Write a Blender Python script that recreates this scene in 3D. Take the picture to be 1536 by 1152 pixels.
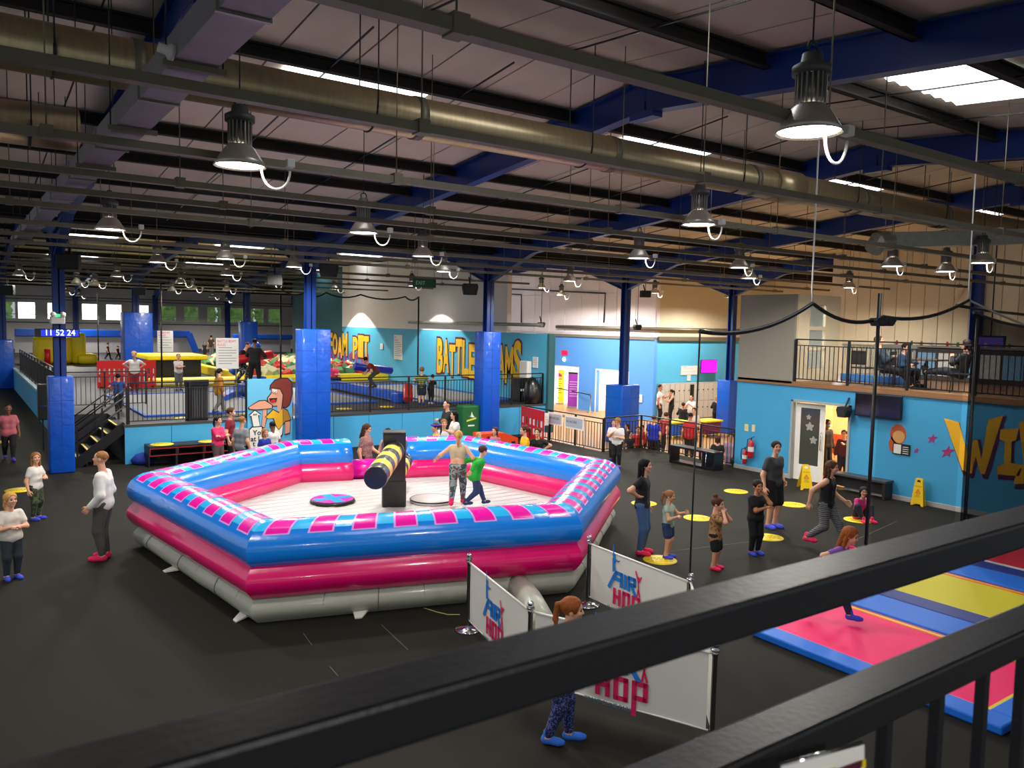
import bpy, bmesh, math, random
import numpy as np
from mathutils import Vector, Matrix
random.seed(7); rng = np.random.RandomState(7)
for _o in list(bpy.data.objects): bpy.data.objects.remove(_o)
scene = bpy.context.scene
COL = scene.collection
PI = math.pi

# ------------------------------------------------------------------ camera
EYE = np.array([0.0, 0.0, 4.0])
FPX = 1193.8
YAW, PITCH, ROLL = math.radians(35.15), math.radians(4.32), math.radians(1.205)
_F = np.array([math.sin(YAW)*math.cos(PITCH), math.cos(YAW)*math.cos(PITCH), -math.sin(PITCH)])
_R0 = np.array([math.cos(YAW), -math.sin(YAW), 0.0]); _U0 = np.cross(_R0, _F)
_R = _R0*math.cos(ROLL) + _U0*math.sin(ROLL); _U = -_R0*math.sin(ROLL) + _U0*math.cos(ROLL)
cam = bpy.data.cameras.new('camera'); camo = bpy.data.objects.new('camera', cam); COL.objects.link(camo)
cam.sensor_width = 36.0; cam.lens = FPX/1536*36.0; cam.clip_start = 0.05; cam.clip_end = 400
_m = Matrix.Identity(4)
for _i in range(3):
    _m[_i][0] = _R[_i]; _m[_i][1] = _U[_i]; _m[_i][2] = -_F[_i]; _m[_i][3] = EYE[_i]
camo.matrix_world = _m
cam.dof.use_dof = True; cam.dof.focus_distance = 13.0; cam.dof.aperture_fstop = 8.0
scene.camera = camo

# survey helpers: a sight line of the photograph met with a known plane of the hall
def sight(px, py): return _R*(px-768)/FPX - _U*(py-576)/FPX + _F
def gp(px, py, z=0.0):
    d = sight(px, py); t = (z-EYE[2])/d[2]; return (d[0]*t, d[1]*t, z)
def atY(px, py, Y):
    d = sight(px, py); t = Y/d[1]; return (d[0]*t, Y, EYE[2]+d[2]*t)
def atX(px, py, X):
    d = sight(px, py); t = X/d[0]; return (X, d[1]*t, EYE[2]+d[2]*t)

# ------------------------------------------------------------------ world, exposure
w = bpy.data.worlds.new('world'); scene.world = w; w.use_nodes = True
_bg = w.node_tree.nodes['Background']; _bg.inputs[0].default_value = (0.86, 0.93, 1.0, 1); _bg.inputs[1].default_value = 0.55
scene.view_settings.view_transform = 'Standard'; scene.view_settings.look = 'None'
scene.view_settings.gamma = 1.0; scene.view_settings.use_curve_mapping = False
scene.view_settings.exposure = 0.0
LAMP_W = 390.0        # one high bay lamp, watts of light
# ------------------------------------------------------------------ materials
def lin(h):
    if isinstance(h, str):
        h = h.lstrip('#'); c = [int(h[i:i+2], 16)/255 for i in (0, 2, 4)]
    else: c = h
    return tuple((x/12.92 if x <= .04045 else ((x+.055)/1.055)**2.4) for x in c) + (1.0,)
MATS = {}
def mat(name, col, rough=.5, metal=0.0, var=0.0, vs=6.0, bump=0.0, bs=60.0, coat=0.0, emit=0.0, spec=.5, stretch=None, sub=0.0):
    if name in MATS: return MATS[name]
    m = bpy.data.materials.new(name); m.use_nodes = True; nt = m.node_tree; b = nt.nodes['Principled BSDF']
    c = lin(col)
    b.inputs['Base Color'].default_value = c; b.inputs['Roughness'].default_value = rough; b.inputs['Metallic'].default_value = metal
    b.inputs['Coat Weight'].default_value = coat; b.inputs['Specular IOR Level'].default_value = spec; b.inputs['Coat Roughness'].default_value = .08
    if emit:
        b.inputs['Emission Color'].default_value = c; b.inputs['Emission Strength'].default_value = emit
    tc = nt.nodes.new('ShaderNodeTexCoord'); src = tc.outputs['Object']
    if stretch:
        mp = nt.nodes.new('ShaderNodeMapping'); mp.inputs['Scale'].default_value = stretch
        nt.links.new(src, mp.inputs['Vector']); src = mp.outputs['Vector']
    if var:
        n = nt.nodes.new('ShaderNodeTexNoise'); n.inputs['Scale'].default_value = vs; n.inputs['Detail'].default_value = 3
        nt.links.new(src, n.inputs['Vector'])
        mx = nt.nodes.new('ShaderNodeMix'); mx.data_type = 'RGBA'
        mx.inputs['A'].default_value = tuple(max(0, x*(1-var)) for x in c[:3])+(1,)
        mx.inputs['B'].default_value = tuple(min(1, x*(1+var)) for x in c[:3])+(1,)
        nt.links.new(n.outputs['Fac'], mx.inputs['Factor']); nt.links.new(mx.outputs['Result'], b.inputs['Base Color'])
    if bump:
        n2 = nt.nodes.new('ShaderNodeTexNoise'); n2.inputs['Scale'].default_value = bs; n2.inputs['Detail'].default_value = 2
        nt.links.new(src, n2.inputs['Vector'])
        bp = nt.nodes.new('ShaderNodeBump'); bp.inputs['Strength'].default_value = bump; bp.inputs['Distance'].default_value = .02
        nt.links.new(n2.outputs['Fac'], bp.inputs['Height']); nt.links.new(bp.outputs['Normal'], b.inputs['Normal'])
    MATS[name] = m; return m
def pattern(name, cols, scale=20.0, kind='noise', rough=.8, stops=None, stretch=None):
    """cloth prints: hard colour steps of a noise, voronoi or wave"""
    if name in MATS: return MATS[name]
    m = mat(name, cols[0], rough); nt = m.node_tree; b = nt.nodes['Principled BSDF']
    tc = nt.nodes.new('ShaderNodeTexCoord'); src = tc.outputs['Object']
    if stretch:
        mp = nt.nodes.new('ShaderNodeMapping'); mp.inputs['Scale'].default_value = stretch
        nt.links.new(src, mp.inputs['Vector']); src = mp.outputs['Vector']
    if kind == 'noise':
        t = nt.nodes.new('ShaderNodeTexNoise'); t.inputs['Scale'].default_value = scale; t.inputs['Detail'].default_value = 2; out = t.outputs['Fac']
    elif kind == 'voronoi':
        t = nt.nodes.new('ShaderNodeTexVoronoi'); t.inputs['Scale'].default_value = scale; out = t.outputs['Distance']
    else:
        t = nt.nodes.new('ShaderNodeTexWave'); t.inputs['Scale'].default_value = scale; t.bands_direction = 'Z'; t.inputs['Distortion'].default_value = 1.5; out = t.outputs['Fac']
    nt.links.new(src, t.inputs['Vector'])
    r = nt.nodes.new('ShaderNodeValToRGB'); r.color_ramp.interpolation = 'CONSTANT' if kind != 'wave' else 'LINEAR'
    n = len(cols); stops = stops or [i/n for i in range(n)]
    while len(r.color_ramp.elements) < n: r.color_ramp.elements.new(.5)
    for i, c in enumerate(cols):
        r.color_ramp.elements[i].position = stops[i]
    for i, c in enumerate(cols): r.color_ramp.elements[i].color = lin(c)
    nt.links.new(out, r.inputs['Fac']); nt.links.new(r.outputs['Color'], b.inputs['Base Color'])
    return m
def netmat(name, density, col=(.012, .012, .014), scale=90.0):
    """knotted safety netting: black cord with open squares between"""
    if name in MATS: return MATS[name]
    m = bpy.data.materials.new(name); m.use_nodes = True; nt = m.node_tree
    for n in list(nt.nodes): nt.nodes.remove(n)
    o = nt.nodes.new('ShaderNodeOutputMaterial'); mx = nt.nodes.new('ShaderNodeMixShader')
    t = nt.nodes.new('ShaderNodeBsdfTransparent'); d = nt.nodes.new('ShaderNodeBsdfDiffuse'); d.inputs[0].default_value = col+(1,)
    tc = nt.nodes.new('ShaderNodeTexCoord'); sp = nt.nodes.new('ShaderNodeSeparateXYZ'); nt.links.new(tc.outputs['Object'], sp.inputs[0])
    prev = None
    for ax in ('X', 'Z'):
        a = nt.nodes.new('ShaderNodeMath'); a.operation = 'MULTIPLY'; a.inputs[1].default_value = scale; nt.links.new(sp.outputs[ax], a.inputs[0])
        f = nt.nodes.new('ShaderNodeMath'); f.operation = 'FRACT'; nt.links.new(a.outputs[0], f.inputs[0])
        l = nt.nodes.new('ShaderNodeMath'); l.operation = 'LESS_THAN'; l.inputs[1].default_value = density; nt.links.new(f.outputs[0], l.inputs[0])
        if prev is None: prev = l
        else:
            g = nt.nodes.new('ShaderNodeMath'); g.operation = 'MAXIMUM'; nt.links.new(prev.outputs[0], g.inputs[0]); nt.links.new(l.outputs[0], g.inputs[1]); prev = g
    nt.links.new(prev.outputs[0], mx.inputs[0]); nt.links.new(t.outputs[0], mx.inputs[1]); nt.links.new(d.outputs[0], mx.inputs[2]); nt.links.new(mx.outputs[0], o.inputs[0])
    MATS[name] = m; return m
def glassmat(name, col='#dfeaf0', alpha=.18, rough=.05):
    if name in MATS: return MATS[name]
    m = mat(name, col, rough); m.node_tree.nodes['Principled BSDF'].inputs['Alpha'].default_value = alpha; return m

# ------------------------------------------------------------------ meshes
def nrm(v):
    v = np.asarray(v, float); return v/(np.linalg.norm(v)+1e-12)
class MB:
    def __init__(s): s.v = []; s.f = []; s.mi = []; s.sm = []
    def add(s, vs, fs, mi=0, smooth=False):
        o = len(s.v); s.v += [tuple(map(float, p)) for p in vs]
        for f in fs: s.f.append(tuple(i+o for i in f)); s.mi.append(mi); s.sm.append(smooth)
        return s
    def box(s, x0, x1, y0, y1, z0, z1, mi=0):
        v = [(x, y, z) for z in (z0, z1) for y in (y0, y1) for x in (x0, x1)]
        return s.add(v, [(0, 2, 3, 1), (4, 5, 7, 6), (0, 1, 5, 4), (2, 6, 7, 3), (0, 4, 6, 2), (1, 3, 7, 5)], mi)
    def cbox(s, x0, x1, y0, y1, z0, z1, c=.01, mi=0, smooth=False):
        """box with chamfered edges"""
        bm = bmesh.new(); bmesh.ops.create_cube(bm, size=1.0)
        for v in bm.verts: v.co = Vector(((x0+x1)/2+v.co.x*(x1-x0), (y0+y1)/2+v.co.y*(y1-y0), (z0+z1)/2+v.co.z*(z1-z0)))
        bmesh.ops.bevel(bm, geom=list(bm.edges), offset=c, segments=2, profile=.5, affect='EDGES')
        bm.verts.index_update()
        s.add([v.co for v in bm.verts], [[v.index for v in f.verts] for f in bm.faces], mi, smooth); bm.free(); return s
    def bar(s, a, b, w, h, mi=0, up=(0, 0, 1)):
        """rectangular bar from a to b, w sideways, h along up"""
        a = np.array(a, float); b = np.array(b, float); d = nrm(b-a); up = np.array(up, float)
        if abs(d@up) > .999: up = np.array((0, 1, 0.))
        r = nrm(np.cross(d, up)); u = np.cross(r, d)
        v = [p+r*sx*w/2+u*sz*h/2 for p in (a, b) for sx, sz in ((-1, -1), (1, -1), (1, 1), (-1, 1))]
        return s.add(v, [(0, 1, 2, 3), (7, 6, 5, 4), (0, 4, 5, 1), (1, 5, 6, 2), (2, 6, 7, 3), (3, 7, 4, 0)], mi)
    def tube(s, pts, r, n=8, mi=0, smooth=True, cap=True):
        P = [np.array(p, float) for p in pts]; k = len(P)
        R = [r]*k if np.isscalar(r) else list(r)
        t0 = nrm(P[1]-P[0]); ref = np.array((0, 0, 1.)) if abs(t0[2]) < .9 else np.array((1., 0, 0))
        u = nrm(np.cross(ref, t0)); V = []
        for i in range(k):
            t = nrm(P[min(i+1, k-1)]-P[max(i-1, 0)]); u = nrm(u-t*(u@t)); w_ = np.cross(t, u)
            V += [P[i]+(u*math.cos(2*PI*j/n)+w_*math.sin(2*PI*j/n))*R[i] for j in range(n)]
        F = [(i*n+j, i*n+(j+1) % n, (i+1)*n+(j+1) % n, (i+1)*n+j) for i in range(k-1) for j in range(n)]
        s.add(V, F, mi, smooth)
        if cap:
            o = len(s.v)-k*n
            s.f.append(tuple(o+j for j in reversed(range(n)))); s.mi.append(mi); s.sm.append(False)
            s.f.append(tuple(o+(k-1)*n+j for j in range(n))); s.mi.append(mi); s.sm.append(False)
        return s
    def lathe(s, prof, n=16, c=(0, 0, 0), mi=0, smooth=True, axis=None):
        """prof: (radius, height) pairs around the z axis at c, or around axis"""
        c = np.array(c, float); a = np.array((0, 0, 1.)) if axis is None else nrm(axis)
        u = nrm(np.cross(a, (0, 1, 0) if abs(a[1]) < .9 else (1, 0, 0))); w_ = np.cross(a, u); V = []
        for r, h in prof: V += [c+a*h+(u*math.cos(2*PI*j/n)+w_*math.sin(2*PI*j/n))*r for j in range(n)]
        k = len(prof)
        return s.add(V, [(i*n+j, i*n+(j+1) % n, (i+1)*n+(j+1) % n, (i+1)*n+j) for i in range(k-1) for j in range(n)], mi, smooth)
    def prism(s, poly, o, u, v, t=.004, mi=0):
        """outline in the (u, v) plane at o, thickness t along u x v"""
        o = np.array(o, float); u = np.array(u, float); v = np.array(v, float); n_ = nrm(np.cross(u, v)); k = len(poly)
        A = [o+u*p[0]+v*p[1]+n_*t for p in poly]; B = [o+u*p[0]+v*p[1] for p in poly]
        return s.add(A+B, [tuple(range(k)), tuple(reversed(range(k, 2*k)))]+[(i, i+k, (i+1) % k+k, (i+1) % k) for i in range(k)], mi)
    def stroke(s, pts, wd, o, u, v, t=.004, mi=0, close=False):
        """painted line of width wd through 2D points"""
        pts = list(pts)+([pts[0]] if close else [])
        for p, q in zip(pts[:-1], pts[1:]):
            d = np.array(q, float)-np.array(p, float); L = np.linalg.norm(d); d = d/(L+1e-9); nn = np.array((-d[1], d[0]))*wd/2; e = d*wd/2*.8
            p = np.array(p)-e; q = np.array(q)+e
            s.prism([tuple(p-nn), tuple(q-nn), tuple(q+nn), tuple(p+nn)], o, u, v, t, mi)
        return s
    def mesh(s, name='mesh'):
        me = bpy.data.meshes.new(name); me.from_pydata(s.v, [], s.f)
        me.polygons.foreach_set('material_index', s.mi); me.polygons.foreach_set('use_smooth', s.sm); me.update(); return me
    def build(s, name, mats, parent=None, loc=None):
        me = s.mesh(name)
        for m in (mats if isinstance(mats, (list, tuple)) else [mats]): me.materials.append(m)
        return put(name, me, parent, loc)
def put(name, me, parent=None, loc=None, rz=None):
    o = bpy.data.objects.new(name, me); COL.objects.link(o)
    if parent is not None: o.parent = parent
    if loc is not None: o.location = loc
    if rz is not None: o.rotation_euler = (0, 0, rz)
    return o
def tag(o, label=None, cat=None, group=None, kind=None):
    if label: o['label'] = label
    if cat: o['category'] = cat
    if group: o['group'] = group
    if kind: o['kind'] = kind
    return o
def thing(name, label, cat, loc=(0, 0, 0), rz=0.0, group=None):
    o = bpy.data.objects.new(name, None); COL.objects.link(o); o.location = loc; o.rotation_euler = (0, 0, rz); o.empty_display_size = .1
    return tag(o, label, cat, group)
def struct(name, mb, m, label=None, parent=None):
    o = mb.build(name, m, parent)
    if parent is None: tag(o, label, None, None, 'structure')
    return o
def boxmesh(sx, sy, sz, m, c=0.0):
    b = MB()
    if c: b.cbox(-sx/2, sx/2, -sy/2, sy/2, -sz/2, sz/2, c)
    else: b.box(-sx/2, sx/2, -sy/2, sy/2, -sz/2, sz/2)
    me = b.mesh('piece'); me.materials.append(m); return me
def lettering(name, text, size, o, u, v, m, parent=None, t=.006, offset=0.0, shear=0.0, align='LEFT', space=1.0, sx=1.0):
    cu = bpy.data.curves.new('lettering', 'FONT'); cu.body = text; cu.size = 1.0; cu.extrude = t/2/size; cu.offset = offset; cu.shear = shear
    cu.align_x = align; cu.space_character = space; cu.resolution_u = 3; cu.space_line = .9
    ob = bpy.data.objects.new('lettering', cu); COL.objects.link(ob); bpy.context.view_layer.update()
    me = bpy.data.meshes.new_from_object(ob.evaluated_get(bpy.context.evaluated_depsgraph_get())); bpy.data.objects.remove(ob)
    u = nrm(u); v = nrm(v); n_ = np.cross(u, v); M = Matrix.Identity(4)
    for i in range(3): M[i][0] = u[i]*size*sx; M[i][1] = v[i]*size; M[i][2] = n_[i]*size; M[i][3] = o[i]
    me.transform(M); me.materials.clear(); me.materials.append(m)
    return put(name, me, parent)
def spot_light(name, loc, power, size=1.2, blend=.6, rad=.18, col=(1, .95, .88), parent=None, aim=None):
    L = bpy.data.lights.new(name, 'SPOT'); L.energy = power; L.spot_size = size; L.spot_blend = blend; L.shadow_soft_size = rad; L.color = col
    o = bpy.data.objects.new(name, L); COL.objects.link(o); o.location = loc
    if parent is not None: o.parent = parent
    if aim is not None: o.rotation_euler = (Vector(aim)-Vector(loc)).to_track_quat('-Z', 'Y').to_euler()
    return o
def point_light(name, loc, power, rad=.12, col=(1, .95, .88), parent=None):
    L = bpy.data.lights.new(name, 'POINT'); L.energy = power; L.shadow_soft_size = rad; L.color = col
    o = bpy.data.objects.new(name, L); COL.objects.link(o); o.location = loc
    if parent is not None: o.parent = parent
    return o
RUB = mat('rubber_floor', '#24221d', .72, var=.35, vs=60, bump=.2, bs=220, spec=.12)
WOOD = mat('pale_wood_floor', '#b98a52', .4, var=.18, vs=3, stretch=(1, 9, 1))
BLUE = mat('steel_blue_paint', '#07307c', .42, var=.06, vs=3, coat=.1)
PADB = mat('blue_vinyl_pad', '#0452c4', .36, var=.08, vs=2.5, bump=.9, bs=4, coat=.2)
SKYB = mat('sky_blue_wall_paint', '#3d9fd0', .6, var=.05, vs=2, bump=.03, bs=30)
TEAL = mat('teal_wall_paint', '#58b4da', .6, var=.05, vs=2)
DTEAL = mat('dark_teal_wall_paint', '#2f6368', .6, var=.06, vs=2)
LILB = mat('cornflower_wall_paint', '#5a9bea', .6, var=.04, vs=2)
WHITE = mat('white_wall_paint', '#efe9e2', .7, var=.05, vs=1.5)
LILW = mat('pinkish_white_cladding', '#ebe0e3', .65, var=.05, vs=1.5)
CREAM = mat('cream_cladding', '#dccdac', .6, var=.06, vs=2)
GREYW = mat('warm_grey_wall', '#8d887c', .7, var=.05, vs=2)
BLK = mat('black_powder_coat', '#0d0d0e', .42, coat=.15)
DARK = mat('dark_grey_plastic', '#1d1e20', .5)
GALV = mat('galvanised_steel', '#9d9c92', .42, metal=.75, var=.18, vs=9)
GALVD = mat('dull_galvanised_trunking', '#7a7360', .5, metal=.45, var=.2, vs=6)
CHROME = mat('polished_chrome', '#d8d8d8', .08, metal=1.0)
PURL = mat('dark_brown_purlin', '#1f1b16', .7, var=.2, vs=4)
SHEET = mat('roof_liner_sheet', '#d6cfb8', .65, var=.1, vs=1.2)
OFFW = mat('off_white_plastic', '#e4e2db', .45)
BASEB = mat('grey_baseboard', '#a9a8a4', .6)
YEL = mat('safety_yellow', '#f2d500', .45, var=.05)
REDP = mat('red_plastic', '#cf1414', .4, var=.06)
PINK = mat('hot_pink', '#e8007d', .45)
WHT = mat('plain_white', '#f2f0ea', .5)
INK = mat('black_ink', '#0b0b0c', .7)
# ------------------------------------------------------------------ floors
struct('floor', MB().box(-14, 16.85, -7, 82, -.7, 0).box(16.85, 18.62, -7, 18.95, -.7, 0), RUB, 'black rubber sports floor of the whole hall')
ZW = -.55
struct('floor_wood', MB().box(16.85, 40, 18.95, 42, ZW-.15, ZW).box(18.62, 40, 14.6, 18.95, ZW-.15, ZW).box(18.62, 40, -7, 14.6, -.15, 0), WOOD, 'pale wooden floor of the reception and locker area')
fs = MB()
for a, b in [((1155, 868), (1345, 782)), ((1000, 828), (1130, 812)), ((925, 560+300), (880, 912))]:
    p, q = gp(*a), gp(*b); fs.bar((p[0], p[1], .0015), (q[0], q[1], .0015), .012, .003)
for (x0, y0, x1, y1) in [(455, 950, 468, 968), (572, 937, 612, 975), (495, 1000, 507, 1014)]:
    p, q = gp(x0, y0), gp(x1, y1); fs.bar((p[0], p[1], .0015), (q[0], q[1], .0015), .008, .003)
tag(fs.build('floor_seam', mat('seam_grey', '#5b5a56', .7), bpy.data.objects['floor']))
# ------------------------------------------------------------------ roof
RX = [2.2, 8.72, 15.07, 21.45, 27.75]
SL = .089
HALLS = [(-4.9, 22.9, 9.0), (22.9, 50.3, 36.6), (50.3, 77.9, 64.1)]
ROOFX0, ROOFX1 = -8.0, 40.0
def zsheet(Y, rid): return 7.76-SL*abs(Y-rid)
roof = MB()
for y0, y1, rid in HALLS:
    for a, b in ((y0, rid), (rid, y1)):
        za, zb = zsheet(a, rid)+.03, zsheet(b, rid)+.03
        roof.add([(ROOFX0, a, za), (ROOFX1, a, za), (ROOFX1, b, zb), (ROOFX0, b, zb), (ROOFX0, a, za+.06), (ROOFX1, a, za+.06), (ROOFX1, b, zb+.06), (ROOFX0, b, zb+.06)],
                 [(3, 2, 1, 0), (4, 5, 6, 7), (0, 1, 5, 4), (1, 2, 6, 5), (2, 3, 7, 6), (3, 0, 4, 7)])
ceil = struct('ceiling', roof, mat('roof_joint_dark', '#5d4a3c', .8), 'pitched sheet roof with liner panels, purlins and blue rafters')
def slab(x0, x1, ya, yb, rid, drop, th):
    za, zb = zsheet(ya, rid)-drop, zsheet(yb, rid)-drop
    return MB().add([(x0, ya, za), (x1, ya, za), (x1, yb, zb), (x0, yb, zb), (x0, ya, za+th), (x1, ya, za+th), (x1, yb, zb+th), (x0, yb, zb+th)],
                    [(3, 2, 1, 0), (4, 5, 6, 7), (0, 1, 5, 4), (1, 2, 6, 5), (2, 3, 7, 6), (3, 0, 4, 7)])
for hi, (y0, y1, rid) in enumerate(HALLS):
    wd = 1.06 if hi == 0 else 2.12; n = int((ROOFX1-ROOFX0)/wd)
    for a, b in ((y0, rid), (rid, y1)):
        me = slab(-wd/2+.014, wd/2-.014, a, b, rid, 0, .03).mesh('roof_panel'); me.materials.append(SHEET)
        for i in range(n): put('roof_panel', me, ceil, (ROOFX0+wd*(i+.5), 0, 0))
    k0 = int((y0-rid)/1.95); k1 = int((y1-rid)/1.95)
    for k in range(k0, k1+1):
        Y = rid-.23+1.95*k; z = zsheet(Y, rid)-.02
        # cold rolled zed purlin
        b = MB().box(ROOFX0, ROOFX1, Y-.012, Y+.012, z-.2, z).box(ROOFX0, ROOFX1, Y-.1, Y+.012, z-.2, z-.18).box(ROOFX0, ROOFX1, Y-.07, Y+.012, z-.025, z)
        b.build('purlin', PURL, ceil)
    rods = MB()
    for xb in RX:
        for xo in (2.1, 4.2):
            for a, b in ((y0+1, rid-.2), (rid+.2, y1-1)):
                rods.bar((xb+xo, a, zsheet(a, rid)-.17), (xb+xo+.25, b, zsheet(b, rid)-.17), .02, .02)
    rods.build('sag_rod', BLK, ceil)
    for xb in RX:
        b = MB()
        for a, c in ((y0, rid), (rid, y1)):
            A = (xb, a, zsheet(a, rid)); Cc = (xb, c, zsheet(c, rid))
            lo = lambda p, d: (p[0], p[1], p[2]-d)
            b.bar(lo(A, .51), lo(Cc, .51), .21, .022); b.bar(lo(A, .27), lo(Cc, .27), .03, .47); b.bar(lo(A, .05), lo(Cc, .05), .21, .022)
            e, s_ = (a, 1) if c == rid else (c, -1)
            # haunch at the column head
            ze = zsheet(e, rid)-.5; Lh = 2.6; q = (xb, e+s_*Lh, zsheet(e+s_*Lh, rid)-.5); bot = (xb, e+s_*.12, 5.42)
            b.bar(bot, q, .21, .03)
            poly = [(xb, e, 5.42), (xb, e, ze), q, bot]
            b.add([(p[0]-.015, p[1], p[2]) for p in poly]+[(p[0]+.015, p[1], p[2]) for p in poly], [(0, 1, 2, 3), (7, 6, 5, 4), (0, 3, 7, 4), (3, 2, 6, 7), (2, 1, 5, 6), (1, 0, 4, 5)])
        zr = zsheet(rid, rid)
        b.box(xb-.1, xb+.1, rid-.25, rid+.25, zr-.62, zr-.5)
        b.build('rafter', BLUE, ceil)
# rooflights: corrugated translucent sheets lit by the day
SKYL = mat('rooflight_daylight', '#f4f7ff', .4, emit=5.0)
def rooflight(x0, x1, ya, yb, rid):
    b = MB(); n = 28; V = []
    for i in range(n+1):
        x = x0+(x1-x0)*i/n; dz = -.045+.02*math.sin(2*PI*i/4)
        V += [(x, ya, zsheet(ya, rid)+dz), (x, yb, zsheet(yb, rid)+dz)]
    b.add(V, [(2*i, 2*i+1, 2*i+3, 2*i+2) for i in range(n)])
    return b.build('rooflight', SKYL, ceil)
for xb in RX[:4]:
    for ya, yb in ((11.12, 11.6), (18.45, 19.1))+(((4.9, 6.3),) if xb < 9 else ()): rooflight(xb+1.75, xb+3.95, ya, yb, 9.0)
    for ya, yb in ((38.5, 40), (44.5, 46)): rooflight(xb+1.75, xb+3.95, ya, yb, 36.6)
# ------------------------------------------------------------------ right wall with the open door
zM = 2.62
wr = MB().box(18.4, 18.65, 13.02, 14.9, 0, 2.5).box(18.4, 18.65, -7, 11.38, 0, 2.5).box(18.4, 18.65, 11.38, 13.02, 2.1, 2.5)
WR = struct('wall_right', wr, SKYB, 'sky blue painted wall below the balcony')
for i, (a, b) in enumerate(((13.05, 14.9), (-7, 11.34))):
    struct('baseboard_right' if i else 'baseboard_door_side', MB().cbox(18.375, 18.405, a, b, 0, .11, .006), BASEB, 'grey baseboard along the blue wall' if i else 'short grey baseboard left of the door')
struct('floor_balcony', MB().box(18.36, 27.6, -7, 14.9, 2.5, 2.56).box(18.4, 27.6, -7, 14.9, 2.56, zM), [mat('balcony_edge_brown', '#8a6440', .55), ], 'brown timber balcony floor above the blue wall')
struct('wall_partition', MB().box(18.4, 18.5, 13.1, 14.9, 2.5, 4.95), GREYW, 'grey partition wall beside the balcony')
cw = MB().box(18.5, 18.95, 13.05, 13.15, zM, 4.95).box(19.75, 20.4, 13.05, 13.15, zM, 4.95).box(18.95, 19.75, 13.05, 13.15, 4.7, 4.95).box(18.95, 19.75, 13.05, 13.15, zM, 2.95)
cw.box(18.95, 19.75, 13.05, 13.15, 4.0, 4.1)
struct('wall_kiosk', cw, CREAM, 'cream kiosk wall with a tall window on the balcony')
wn = struct('window_kiosk', MB().box(18.97, 19.73, 13.09, 13.1, 2.95, 4.7), glassmat('window_glass', '#9fb8bd', .35), 'tall kiosk window with three panes')
MB().box(18.95, 19.75, 13.04, 13.08, 3.45, 3.52).box(18.95, 18.99, 13.04, 13.08, 2.95, 4.7).box(19.71, 19.75, 13.04, 13.08, 2.95, 4.7).build('window_frame', CREAM, wn)
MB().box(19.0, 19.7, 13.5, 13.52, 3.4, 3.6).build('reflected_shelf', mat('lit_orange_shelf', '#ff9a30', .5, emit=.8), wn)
MB().box(19.0, 19.7, 13.5, 13.52, 2.95, 3.35).build('blue_poster', mat('poster_blue', '#3f74c8', .5), wn)
# end wall of cladding boards behind the balcony
we = struct('wall_end', MB().box(27.66, 27.8, -7, 18.1, 0, 7.9), CREAM, 'cream clad end wall behind the balcony')
me = boxmesh(.05, .485, 5.0, CREAM, .01)
for i in range(50): put('cladding_board', me, we, (27.64, -6.75+.5*i, 5.1))
struct('wall_end_corner', MB().box(36, 36.2, 17, 28, ZW, 7.2).box(27.7, 36, 18.0, 18.12, ZW, 7.2), CREAM, 'cream wall at the corner behind the lockers')
struct('wall_locker_back', MB().box(27.96, 36, 27.6, 27.8, ZW, 3.34), TEAL, 'turquoise wall behind the lockers')
struct('wall_locker_upper', MB().box(28.06, 36, 27.55, 27.8, 3.54, 7.4), CREAM, 'cream upper wall above the lockers')
struct('trim_ledge', MB().box(27.96, 36, 27.4, 27.8, 3.34, 3.54), mat('brown_ledge', '#6b5d4c', .6), 'brown ledge over the turquoise wall')
# cornflower wall with two doorways
lw = MB()
for a, b in ((27.53, 29.29), (31.68, 33.2), (35.5, 38)): lw.box(27.75, 27.95, a, b, ZW, 3.36)
for a, b in ((29.29, 31.68), (33.2, 35.5)): lw.box(27.75, 27.95, a, b, 1.67, 3.36)
struct('wall_reception', lw, LILB, 'cornflower blue reception wall with two doorways')
wu = struct('wall_reception_upper', MB().box(27.85, 28.05, 27.53, 50, 3.5, 7.6), LILW, 'pinkish white cladding above the reception')
me = boxmesh(.05, 1.36, 2.1, LILW, .008); me2 = boxmesh(.05, 1.36, 1.5, LILW, .008)
for i in range(14):
    put('cladding_board', me, wu, (27.84, 28.25+1.4*i, 4.62)); put('cladding_board', me2, wu, (27.84, 28.25+1.4*i, 6.45))
struct('trim_reception', MB().box(27.65, 27.95, 27.53, 50, 3.36, 3.5), mat('grey_ledge', '#77726c', .5), 'grey steel ledge over the reception wall')
WROOM = mat('white_corridor_paint', '#f4f2ec', .7)
for i, (a, b) in enumerate(((29.29, 31.68), (33.2, 35.5))):
    r = MB().box(31.2, 31.3, a-.3, b+1.0, ZW, 2.2).box(27.95, 31.2, a-.4, a-.3, ZW, 2.2).box(27.95, 31.2, b+.3, b+.4, ZW, 2.2).box(27.95, 31.2, a-.4, b+.4, 2.2, 2.25)
    struct('wall_corridor_%d' % (i+1), r, WROOM, 'bright white corridor behind the %s doorway' % ('wider right hand' if i == 0 else 'left hand'))
    struct('trim_%d' % (i+1), MB().box(27.72, 27.75, a-.07, a, ZW, 1.74).box(27.72, 27.75, b, b+.07, ZW, 1.74).box(27.72, 27.75, a, b, 1.67, 1.74), WHT, 'white frame round the %s doorway' % ('right' if i == 0 else 'left'))
    point_light('corridor_lamp', (29.6, (a+b)/2, 1.95), 150, .25, (1, .97, .92))
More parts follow.
